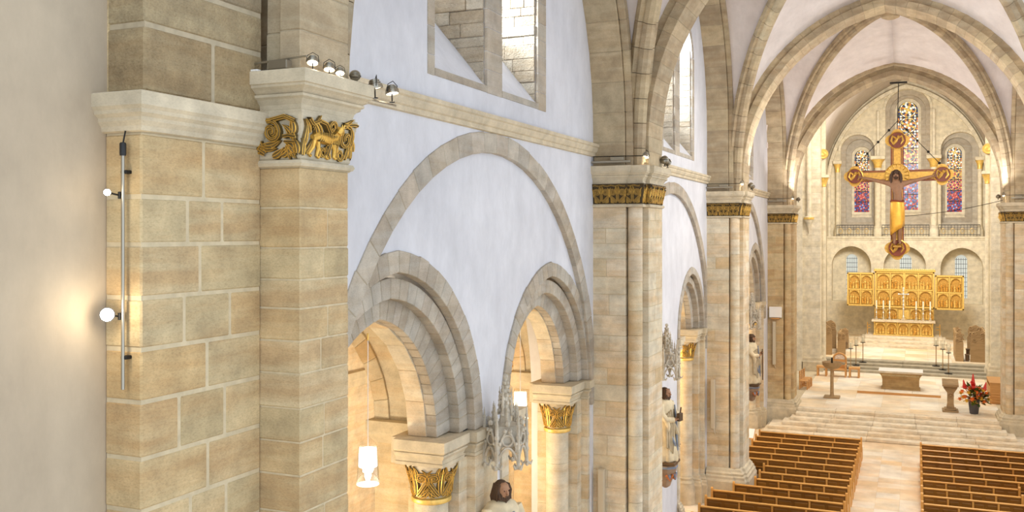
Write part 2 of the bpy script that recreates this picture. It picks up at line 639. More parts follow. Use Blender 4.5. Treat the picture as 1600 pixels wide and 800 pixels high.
def arch_ring(parent, poly, axis, w0, w1, t0, t1, n, mat='stone_grey', bed='mortar_dark', gap=.010, b=.008, name='voussoir', rough=0.0, skip=None, rec=.010):
    """ring of single voussoirs. axis 'X': the arch stands in a wall plane of constant x (u = y); 'Y': it crosses the nave (u = x)"""
    mk = (lambda u, w, z: (w, u, z)) if axis == 'X' else (lambda u, w, z: (u, w, z))
    n += n % 2
    pts, nr = resample(poly, n)
    mb = MB()
    for i in range(n):
        if skip and skip(pts[i], pts[i + 1]):
            continue
        (u0, z0), (u1, z1) = pts[i], pts[i + 1]
        L = math.hypot(u1 - u0, z1 - z0) or 1
        g = gap / 2 / L
        o1 = t1 + (random.uniform(-rough, rough) if rough else 0)
        def corner(f, t, w):
            u = u0 + (u1 - u0) * f
            z = z0 + (z1 - z0) * f
            nx = nr[i][0] + (nr[i + 1][0] - nr[i][0]) * f
            nz = nr[i][1] + (nr[i + 1][1] - nr[i][1]) * f
            return mk(u + nx * t, w, z + nz * t)
        c = [corner(f, t, w) for w in (w0, w1) for t in (t0, o1) for f in (g, 1 - g)]
        stone(name, c, M[mat], parent, b)
        lo, hi = min(w0, w1) + rec, max(w0, w1) - rec
        mb.add([corner(f, t, w) for w in (lo, hi) for t in (t0 + rec, o1 - rec) for f in (0, 1)],
               [(0, 2, 3, 1), (4, 5, 7, 6), (0, 1, 5, 4), (2, 6, 7, 3), (0, 4, 6, 2), (1, 3, 7, 5)])
    if mb.v:
        mb.build('mortar_bed', M[bed], parent)

def curve_rib(parent, pts, up_ref, sect, n, mat, name='rib_stone', gap=.012):
    """vault rib of single stones along a space curve; sect = list of (side, down)"""
    L = [0]
    pts = [Vector(p) for p in pts]
    for i in range(1, len(pts)):
        L.append(L[-1] + (pts[i] - pts[i - 1]).length)
    def at(t):
        t = max(0, min(L[-1], t))
        j = 0
        while j < len(L) - 2 and L[j + 1] < t:
            j += 1
        f = (t - L[j]) / max(1e-9, L[j + 1] - L[j])
        p = pts[j].lerp(pts[j + 1], f)
        a = pts[max(j - 1, 0)]
        b = pts[min(j + 2, len(pts) - 1)]
        return p, (b - a).normalized()
    side = Vector(up_ref).normalized()
    bed = MB()
    for i in range(n):
        g = gap / 2
        rings, r2 = [], []
        for t in (L[-1] * i / n + g, L[-1] * (i + 1) / n - g):
            p, d = at(t)
            dn = side.cross(d).normalized()
            if dn.z > 0 and abs(dn.z) > .05 or (abs(dn.z) <= .05 and dn.dot(Vector((-p.x, 0, 0))) < 0):
                dn = -dn
            rings.append([p + side * s_ + dn * q for s_, q in sect])
            r2.append([p + side * s_ * .93 + dn * (q * .93) for s_, q in sect])
        k = len(sect)
        fs = [(j, (j + 1) % k, k + (j + 1) % k, k + j) for j in range(k)] + [tuple(range(k))[::-1], tuple(range(k, 2 * k))]
        me = bpy.data.meshes.new(name)
        me.from_pydata([tf(v) for v in rings[0] + rings[1]], [], fs)
        me.materials.append(M[mat])
        link(name, me, parent)
        bed.add(r2[0] + r2[1], fs)
    bed.build('mortar_bed', M['mortar_dark'], parent)

def wall_plate(name, contours, x0, x1, mat, kind='structure', parent=None):
    """solid plate in a plane of constant x with holes: contours of (y, z), the first is the outline"""
    vl = [[Vector((a, b, 0)) for a, b in c] for c in contours]
    flat = [p for c in contours for p in c]
    tri = tessellate_polygon(vl)
    k = len(flat)
    vs = [(x0, a, b) for a, b in flat] + [(x1, a, b) for a, b in flat]
    fs = [tuple(t) for t in tri] + [tuple(k + i for i in t)[::-1] for t in tri]
    o = 0
    for c in contours:
        q = len(c)
        fs += [(o + i, o + (i + 1) % q, k + o + (i + 1) % q, k + o + i) for i in range(q)]
        o += q
    return MB().add(vs, fs).build(name, M[mat] if isinstance(mat, str) else mat, parent, kind=kind)

# ---- carved and gilded foliage
def ribbon(mb, mapf, pts, wid, raise_, ridges=3, base=True):
    k = len(pts)
    fr = []
    for i in range(k):
        a, b = pts[max(i - 1, 0)], pts[min(i + 1, k - 1)]
        dx, dy = b[0] - a[0], b[1] - a[1]
        L = math.hypot(dx, dy) or 1
        fr.append((-dy / L, dx / L))
    W = wid if isinstance(wid, (list, tuple)) else [wid] * k
    if base:
        sec = [(-1, 0), (-.7, .75), (0, 1), (.7, .75), (1, 0)]
        vs, fs = [], []
        for i in range(k):
            for s_, q in sec:
                vs.append(mapf(pts[i][0] + fr[i][0] * s_ * W[i], pts[i][1] + fr[i][1] * s_ * W[i], q * raise_))
        for i in range(k - 1):
            for j in range(4):
                fs.append((i * 5 + j, i * 5 + j + 1, i * 5 + 6 + j, i * 5 + 5 + j))
        mb.add(vs, fs, 1)
    offs = {1: [0], 2: [-.6, .6], 3: [-.72, 0, .72]}[ridges]
    for o in offs:
        vs, fs = [], []
        for i in range(k):
            r = W[i] * .115 + .0012
            h = raise_ * (1.0 if abs(o) < .1 else .8)
            for (s_, q) in ((-1, -.4), (-.6, .9), (.6, .9), (1, -.4)):
                vs.append(mapf(pts[i][0] + fr[i][0] * (o * W[i] + s_ * r), pts[i][1] + fr[i][1] * (o * W[i] + s_ * r), h + q * r))
        for i in range(k - 1):
            for j in range(3):
                fs.append((i * 4 + j, i * 4 + j + 1, i * 4 + 5 + j, i * 4 + 4 + j))
        mb.add(vs, fs, 0)

def spiral(cu, cv, r, turns, a0, d, n=16, tail=None):
    out = list(tail or [])
    for i in range(n + 1):
        t = i / n
        rr = r * (1 - .82 * t)
        a = a0 + d * 2 * PI * turns * t
        out.append((cu + rr * math.cos(a), cv + rr * math.sin(a)))
    return out

def leaf(mb, mapf, u, v, ang, L, wid, raise_, bend=0.0):
    pts, W = [], []
    n = 7
    for i in range(n + 1):
        t = i / n
        a = ang + bend * t
        pts.append((u + L * t * math.cos(a), v + L * t * math.sin(a)))
        W.append(wid * (.35 + 1.1 * math.sin(PI * min(1, t * 1.0 + .12)) * (1 - .3 * t)) * (1 if t < .99 else .1))
    ribbon(mb, mapf, pts, W, raise_, 3)

def vine(mb, mapf, w, h, units, rz=.03, border=True):
    L = w / units
    for q in range(units):
        c = L * (q + .5)
        for s_ in (-1, 1):
            r = min(L * .2, h * .26)
            cu, cv = c + s_ * L * .28, h * .58
            tail = [(c + s_ * L * .05, h * .06), (c + s_ * L * .16, h * .14), (cu + s_ * r * .8, cv - r * 1.05)]
            ribbon(mb, mapf, spiral(cu, cv, r, 1.35, -PI / 4 if s_ > 0 else PI + PI / 4, s_, 14, tail), h * .075, rz)
            leaf(mb, mapf, c + s_ * L * .2, h * .05, PI / 2 - s_ * 1.15, h * .34, h * .075, rz * .8, s_ * .5)
            leaf(mb, mapf, c + s_ * L * .34, h * .02, PI / 2 - s_ * .3, h * .3, h * .07, rz * .7, s_ * .6)
            leaf(mb, mapf, c + s_ * L * .47, h * .36, PI / 2 + s_ * .25, h * .5, h * .05, rz * .9, -s_ * .5)
        leaf(mb, mapf, c, h * .1, PI / 2, h * .78, h * .07, rz * 1.15)
        for s_ in (-1, 1):
            leaf(mb, mapf, c + s_ * L * .03, h * .52, PI / 2 - s_ * .55, h * .42, h * .05, rz, s_ * .5)
    if not border:
        return
    pts = [(w * i / (units * 8), h * (.95 + .025 * math.sin(i * PI / 2))) for i in range(units * 8 + 1)]
    ribbon(mb, mapf, pts, h * .04, rz, 2)

def panel_y(name, contours, y0, y1, mat, kind='structure', parent=None):
    """solid plate in a plane of constant y with holes: contours of (x, z)"""
    vl = [[Vector((a, b, 0)) for a, b in c] for c in contours]
    flat = [p for c in contours for p in c]
    tri = tessellate_polygon(vl)
    k = len(flat)
    vs = [(a, y0, b) for a, b in flat] + [(a, y1, b) for a, b in flat]
    fs = [tuple(t) for t in tri] + [tuple(k + i for i in t)[::-1] for t in tri]
    o = 0
    for c in contours:
        q = len(c)
        fs += [(o + i, o + (i + 1) % q, k + o + (i + 1) % q, k + o + i) for i in range(q)]
        o += q
    return MB().add(vs, fs).build(name, M[mat], parent, kind=kind)


# ================================================================== THE SETTING
XW, XO, XM = 5.75, 5.0, 4.55           # wall plane, outer pilaster face, main pilaster face (half widths of the nave)
Z_AST, Z_CAP, Z_IMP, Z_TOP = 9.95, 10.02, 10.46, 10.87
IMPOST = [(0.0, 10.44), (.045, 10.45), (.045, 10.50), (.03, 10.505), (.04, 10.55), (.075, 10.60), (.105, 10.62), (.105, 10.645), (.085, 10.65), (.125, 10.69), (.155, 10.71), (.155, 10.735), (.17, 10.74), (.17, 10.86), (.16, 10.87), (-.05, 10.87)]
STRING = [(0.0, 11.02), (.06, 11.03), (.06, 11.10), (.09, 11.12), (.12, 11.18), (.12, 11.22), (.15, 11.24), (.15, 11.30), (0.0, 11.33)]
BASE = [(.24, 0.0), (.24, .78), (.20, .86), (.20, .94), (.14, .98), (.15, 1.05), (.09, 1.10), (.06, 1.18), (0.0, 1.21)]

# floor of the nave and its aisle
fl = MB().box(-12.5, 12.5, -8, 48.6, -.3, -.012).build('floor', plain('floor_joint', srgb(226, 206, 176), .7, nscale=3, var=.1), kind='structure')
M['slab'] = stone_mat('veined_floor_marble', [srgb(240, 228, 208), srgb(244, 234, 218), srgb(236, 222, 196), srgb(246, 238, 226)], srgb(230, 190, 136), .03, scale=1.2, strata=1.4, vein_amt=.7)
for nt_n in [n for n in M['slab'].node_tree.nodes if n.type == 'BSDF_PRINCIPLED']:
    nt_n.inputs['Roughness'].default_value = .42
y = 27.4
while y < 44.85:
    y2 = min(44.88, y + .74)
    for i in range(3):
        x = -1.14 + i * .78
        stone('floor_slab', hexbox(x + .0015, x + .7785, y + .0015, y2 - .0015, -.02, random.uniform(-.002, .001)), M['slab'], fl, .004)
    y = y2
for (x0, x1) in ((-5.6, -1.144), (1.204, 5.6)):
    y = 26.0
    while y < 44.85:
        y2 = min(44.88, y + 1.5)
        n = 3
        for i in range(n):
            a, b = x0 + (x1 - x0) * i / n, x0 + (x1 - x0) * (i + 1) / n
            stone('floor_slab', hexbox(a + .0015, b - .0015, y + .0015, y2 - .0015, -.02, 0), M['slab'], fl, .004)
        y = y2
for x0 in (-7.9, -7.15, -6.4):
    y = 27.0
    while y < 44.6:
        stone('floor_slab', hexbox(x0 + .004, x0 + .746, y + .004, y + 1.1, -.02, 0), M['slab'], fl, .004)
        y += 1.108

PIERS = [dict(c=7.98, mh=.42, oh=.72, dz=0, h=5.25), dict(c=21.12, mh=.61, oh=.92, dz=-.06, h=5.4), dict(c=33.7, mh=.61, oh=.92, dz=-.11, h=5.43), dict(c=48.4, mh=.65, oh=.95, dz=-.18, h=5.5)]

def pier_path(p, sg, west=True, east=True):
    c, mh, oh = p['c'], p['mh'], p['oh']
    w = [(XW, c - oh), (XO, c - oh), (XO, c - oh + .04), (4.64, c - oh + .04), (4.64, c - mh), (XM, c - mh)] if west else [(XM, c - mh)]
    e = [(x, 2 * c - y) for x, y in w][::-1]
    return [(sg * x, y) for x, y in w + e]

def face_map(o, t, nrm, lean=0.0, h=.4):
    o, t, nrm = Vector(o), Vector(t), Vector(nrm)
    return lambda u, v, q: o + t * u + Vector((0, 0, 1)) * v + nrm * (q + lean * (max(0, v) / h) ** 1.6)

def carved_face(parent, o, t, nrm, w, h, units, lean=.07, rz=.03, name='gilded_carving', mats=('gold', 'bronze'), custom=None):
    if custom is None:
        mats = ('gold', 'bronze_dark')
    mb = MB()
    mapf = face_map(o, t, nrm, lean, h)
    (custom or vine)(mb, mapf, w, h, units, rz)
    return mb.build(name, [M[m] for m in mats], parent, smooth=True, fix=False)

def capital_frieze(parent, path, side, lean=.07, ground='mould', dz=0.0):
    z0, z1 = Z_CAP + dz, Z_IMP + dz
    prof = [(0.0, z0), (.012, z0 + .02), (lean * .35, z0 + (z1 - z0) * .5), (lean, z1 - .02), (lean, z1 + .01), (-.02, z1 + .01)]
    bell = moulding(MB(), path, prof, side).build('capital', M[ground], parent)
    ast = [(0, z0 - .075), (.035, z0 - .065), (.05, z0 - .035), (.035, z0 - .005), (0, z0)]
    moulding(MB(), path, ast, side).build('astragal', M['mould'], parent)
    return bell

# ---- piers
def pier(p, sg, label, detail=(2.5, 9.95), carve=True, stones=True, mat='stone_pale'):
    c, mh, oh, dz = p['c'], p['mh'], p['oh'], p['dz']
    ztop = Z_TOP + dz
    detail = (detail[0], detail[1] + dz)
    X = lambda a, b: (min(sg * a, sg * b), max(sg * a, sg * b))
    t = thing('stone_pier', label, 'pier', (sg * 5.2, c, 0), 'piers of the nave')
    t['kind'] = 'structure'
    side = 1 if sg < 0 else -1
    z0, z1 = detail
    xm, xo = X(XM, XW + .3), X(XO, XW + .3)
    lo = MB()
    lo.box(*xm, c - mh, c + mh, 0, z0 if stones else ztop)
    lo.box(*xo, c - oh, c + oh, 0, z0 if stones else ztop)
    lo.build('pier_core', M[mat], t)
    sh = [(sg * 4.82, c - mh - .14), (sg * 4.82, c + mh + .14)]
    if stones:
        ashlar(t, *X(XM, XO - .005), c - mh, c + mh, z0, z1, .40, .010, mat, 'mortar', (2, 1), (1, 1), .008)
        ashlar(t, *X(XO, XW + .1), c - oh, c - mh - .02, z0, z1, .40, .010, mat, 'mortar', (1, 1), (1, 2), .008)
        MB().box(*X(XO, XW + .3), c - mh, c + oh, z0, ztop).build('pier_back', M[mat], t)
        MB().box(*X(XM + .01, XO), c - mh + .01, c + mh - .01, z1, ztop).build('pier_head', M[mat], t)
        MB().box(*X(XO + .01, XW + .1), c - oh + .01, c - mh, z1, ztop).build('pier_head', M[mat], t)
    for k, (sx, sy) in enumerate(sh):
        zs = courses(z0, z1, .62, .2) if (stones and k == 0) else [z0, z1]
        for q in range(len(zs) - 1):
            mb = MB().lathe((sx, sy, 0), [(.155, zs[q]), (.165, zs[q] + .008), (.165, zs[q + 1] - .008), (.155, zs[q + 1])], 16)
            mb.build('shaft_drum', M[mat], t, smooth=True)
        MB().lathe((sx, sy, 0), [(.165, 0), (.165, z0)], 16).build('shaft_foot', M[mat], t, smooth=True)
    path = pier_path(p, sg)
    moulding(MB(), path, [(o, z + dz) for o, z in IMPOST], side).build('impost', M['mould'], t)
    moulding(MB(), path, BASE, side).build('base', M['mould'], t)
    bell = capital_frieze(t, path, side, ground='bronze_dark', dz=dz)
    if carve:
        h = Z_IMP - Z_CAP - .03
        zc = Z_CAP + dz + .015
        s = sg
        # west faces: tangent runs from the wall towards the nave
        carved_face(bell, (s * (XW - .02), c - oh, zc), (-s, 0, 0), (0, -1, 0), XW - XO - .0, h, 2)
        carved_face(bell, (s * (XO + .03), c - oh + .04, zc), (-s, 0, 0), (0, -1, 0), XO - 4.62, h, 1)
        carved_face(bell, (s * 4.64, c - mh - .25, zc), (0, 1, 0), (-s, 0, 0), .24, h, 1)
        carved_face(bell, (s * (4.62), c - mh, zc), (-s, 0, 0), (0, -1, 0), .09, h, 1)
        carved_face(bell, (s * XM, c - mh - .03, zc), (0, 1, 0), (-s, 0, 0), 2 * mh + .06, h, 3)
    return t

pier(PIERS[1], -1, 'clustered sandstone pier with gilded capitals, nearest after the big corner pier', (2.6, 9.95))
pier(PIERS[2], -1, 'clustered sandstone pier behind the statue with dark carved corbel', (1.2, 9.95))
pier(PIERS[3], -1, 'clustered brown pier at the choir steps holding white board', (1.2, 9.95), mat='stone')
pier(PIERS[3], 1, 'clustered sandstone pier by the flower vase at the picture edge', (1.2, 9.95))
pier(PIERS[2], 1, 'clustered pier opposite, just outside the view beside the right pews', (1.2, 9.95), stones=False, carve=False)
pier(PIERS[1], 1, 'clustered pier on the right side nearest the organ loft', (1.2, 9.95), stones=False, carve=False)

# ---- the big corner pier nearest the camera
def beast(mb, mapf, w, h, units, rz):
    """striding lion among scrolls"""
    def tb(pts, rad, m=0, q=.03):
        P = [mapf(a, b, q) for a, b in pts]
        mb.tube(P, rad, 8, m)
    # body, neck and head
    tb([(w * .16, h * .50), (w * .24, h * .56), (w * .36, h * .52), (w * .47, h * .50), (w * .56, h * .56), (w * .62, h * .68)], [.030, .056, .062, .056, .058, .045], 0)
    tb([(w * .60, h * .66), (w * .64, h * .76), (w * .68, h * .80)], [.042, .050, .026], 0, .045)
    for dx in (-.012, .012):
        tb([(w * .64 + dx, h * .80), (w * .64 + dx * 1.6, h * .90)], [.012, .004], 0, .07)
    # striding legs with paws
    for (a, b, c_, d) in ((.20, .48, .12, .10), (.26, .46, .27, .08), (.48, .46, .44, .08), (.55, .48, .60, .10)):
        kx = (a + c_) / 2 + .03
        tb([(w * a, h * b), (w * kx, h * .28), (w * c_, h * d), (w * (c_ + .04), h * (d - .03))], [.030, .022, .016, .018], 0)
    # mane locks and ribs
    for i in range(6):
        ribbon(mb, mapf, [(w * (.50 + .022 * i), h * .60), (w * (.49 + .022 * i), h * .50), (w * (.50 + .02 * i), h * .40)], .012, .085, 1)
    for i in range(7):
        ribbon(mb, mapf, [(w * (.24 + .034 * i), h * .64), (w * (.25 + .034 * i), h * .52), (w * (.24 + .034 * i), h * .42)], .009, .085, 1)
    # wing, tail, vine bands
    leaf(mb, mapf, w * .30, h * .55, 1.9, h * .44, h * .06, .06, .5)
    leaf(mb, mapf, w * .24, h * .52, 1.7, h * .40, h * .06, .06, .6)
    ribbon(mb, mapf, [(w * .02, h * .92), (w * .10, h * .80), (w * .22, h * .90), (w * .34, h * .86), (w * .44, h * .66), (w * .48, h * .36), (w * .44, h * .12)], h * .045, .075, 3)
    ribbon(mb, mapf, spiral(w * .50, h * .80, h * .15, 1.2, 0, 1, 14), h * .05, .05)
    ribbon(mb, mapf, spiral(w * .38, h * .20, h * .15, 1.3, 1, -1, 14), h * .045, .045)
    ribbon(mb, mapf, spiral(w * .80, h * .58, h * .24, 1.25, 2.4, 1, 16), h * .055, .05)
    ribbon(mb, mapf, spiral(w * .72, h * .18, h * .16, 1.2, 0, -1, 14), h * .05, .045)
    for (u, v, a, L) in ((.60, .12, .9, .4), (.66, .10, 1.6, .36), (.82, .08, 1.0, .42), (.92, .12, 1.5, .46), (.94, .55, 1.7, .38), (.70, .88, .1, .42), (.02, .06, 1.3, .4), (.10, .60, 1.9, .4), (.30, .04, 1.2, .32), (.52, .04, 1.9, .3), (.88, .30, .8, .36), (.98, .30, 1.7, .4), (.14, .70, .6, .4), (.86, .86, 2.6, .36), (.03, .30, 1.2, .5), (.06, .12, .6, .4)):
        leaf(mb, mapf, w * u, h * v, a, h * L, h * .06, .045, .4)
    ribbon(mb, mapf, [(w * (.70 + .29 * i / 6), h * (.94 - .02 * math.sin(i))) for i in range(7)], h * .045, .05, 2)

def big_scroll(mb, mapf, w, h, units, rz):
    ribbon(mb, mapf, [(w * .0, h * .86), (w * .2, h * .93), (w * .5, h * .88), (w * .8, h * .96), (w * .98, h * .84)], h * .06, .06, 3)
    ribbon(mb, mapf, [(w * .12, h * .84), (w * .06, h * .6), (w * .10, h * .34), (w * .2, h * .1)], [h * .05, h * .07, h * .08, h * .09], .05, 3)
    ribbon(mb, mapf, spiral(w * .52, h * .62, h * .26, 1.5, 1.9, -1, 20, [(w * .30, h * .28), (w * .22, h * .56), (w * .30, h * .82)]), h * .06, .06, 3)
    ribbon(mb, mapf, spiral(w * .56, h * .60, h * .13, 1.1, .6, 1, 14), h * .04, .05, 2)
    for (u, v, a, L) in ((.24, .34, -.55, .55), (.30, .30, -.15, .58), (.14, .12, .5, .4), (.78, .30, -1.1, .34), (.80, .30, -1.8, .34), (.82, .30, -1.45, .36), (.92, .42, 1.9, .46), (.90, .56, 1.2, .4), (.96, .10, 1.5, .4), (.66, .06, .3, .34), (.5, .04, .2, .4), (.36, .1, 2.4, .4), (.04, .2, 1.4, .5), (.9, .2, 2.2, .3)):
        leaf(mb, mapf, w * u, h * v, a, h * L, h * .08, .05, .35)
    ribbon(mb, mapf, [(w * .74, h * .50), (w * .84, h * .52), (w * .97, h * .48)], h * .05, .08, 2)
    ribbon(mb, mapf, [(w * .76, h * .38), (w * .84, h * .37), (w * .96, h * .36)], h * .04, .08, 2)

P1X, P1Y = 5.02, 6.0                    # side pilaster plane and its west edge
t = thing('stone_pier', 'huge ashlar corner pier with lion capital beside the warm plaster wall', 'pier', (-5.0, 7.2, 0), 'piers of the nave')
t['kind'] = 'structure'
c, mh = PIERS[0]['c'], PIERS[0]['mh']
MB().box(-6.2, -XM, c - mh, c + mh, 0, 6.2).box(-6.2, -P1X, P1Y, c + mh, 0, 6.2).box(-6.2, -XO, c, c + .72, 0, Z_TOP).build('pier_core', M['stone'], t)
ashlar(t, -5.3, -XM, c - mh, c + mh, 6.2, Z_AST, .335, .014, 'stone', 'mortar', (2, 1, 2), (1, 1), .012, .008, 'ashlar_block')
ashlar(t, -5.42, -P1X, P1Y, c - mh - .004, 6.2, 10.15, .41, .026, 'stone', 'mortar', (2, 3), (1, 1), .016, .008, 'ashlar_block')
ashlar(t, -5.42, -P1X + .02, P1Y + .02, c - mh - .004, 10.48, 13.6, .46, .03, 'stone_rough', 'mortar_dark', (2, 1), (1, 1), .02, .010, 'rubble_block', .3)
MB().box(-6.2, -5.3, c - mh + .02, c + mh - .02, 6.2, Z_TOP).box(-5.3, -XM - .01, c - mh + .01, c + mh - .01, Z_AST, Z_TOP).box(-6.2, -5.40, P1Y + .02, c, 6.2, 14).build('pier_back', M['stone'], t)
CORN = [(0, 10.15), (.04, 10.16), (.05, 10.20), (.08, 10.24), (.085, 10.27), (.12, 10.30), (.125, 10.33), (.15, 10.36), (.15, 10.47), (.13, 10.48), (-.05, 10.48)]
moulding(MB(), [(-5.42, P1Y), (-P1X, P1Y), (-P1X, c - mh)], CORN, 1).build('side_cornice', M['mould'], t)
path = [(-5.28, c - mh), (-XM, c - mh), (-XM, c + mh), (-4.72, c + mh), (-4.72, c + mh + .2), (-5.0, c + mh + .2), (-5.0, c + .72), (-XW, c + .72)]
moulding(MB(), path, [(o * 1.15, z) for o, z in IMPOST], 1).build('impost', M['mould'], t)
bell = capital_frieze(t, path, 1)
h = Z_IMP - Z_CAP - .03
carved_face(bell, (-5.16, c - mh, Z_CAP + .015), (1, 0, 0), (0, -1, 0), .63, h, 1, custom=big_scroll, name='scroll_carving')
carved_face(bell, (-XM, c - mh - .02, Z_CAP + .015), (0, 1, 0), (1, 0, 0), .90, h, 1, custom=beast, name='lion_carving')
carved_face(bell, (-XM, c + mh, Z_CAP + .015), (-1, 0, 0), (0, 1, 0), .2, h, 1)
MB().lathe((-4.84, c + mh + .12, 0), [(.15, 0), (.15, Z_AST)], 14).build('shaft_drum', M['stone'], t, smooth=True)

# ---- plaster wall of the near west bay
MB().box(-6.2, -5.42, -3, P1Y + .1, 0, 15).build('wall_west', M['plaster_warm'], kind='structure')

# ---- bays of the left wall
BAYS = [dict(y0=8.7, y1=20.2, arcs=[(11.63, 2.82), (17.75, 2.50)], blind=(14.85, 5.46, 5.57), win=[(12.58, 14.48), (15.10, 16.82)], frame=(12.37, 17.23), form=(14.45, .65, 5.75, 1.02)),
        dict(y0=22.04, y1=32.8, arcs=[(24.4, 2.20), (30.75, 2.02)], blind=(27.9, 5.30, 5.55), win=[(26.6, 28.05), (28.63, 30.43)], frame=(26.4, 30.7), form=(27.42, 2.0, 5.38, 1.02)),
        dict(y0=34.62, y1=47.45, arcs=[(37.45, 2.50), (44.1, 2.65)], blind=(41.2, 5.20, 5.65), win=[(38.6, 40.3), (40.9, 42.7)], frame=(38.4, 42.95), form=(41.03, 1.8, 6.4, 1.0))]
ZS = 6.03
WB, WT = 11.8, 14.9

def win_contour(a, b, zt=WT):
    r = (b - a) / 2
    return [(a, WB), (b, WB)] + [(a + r + r * math.cos(PI * i / 12), zt + r * math.sin(PI * i / 12)) for i in range(13)]

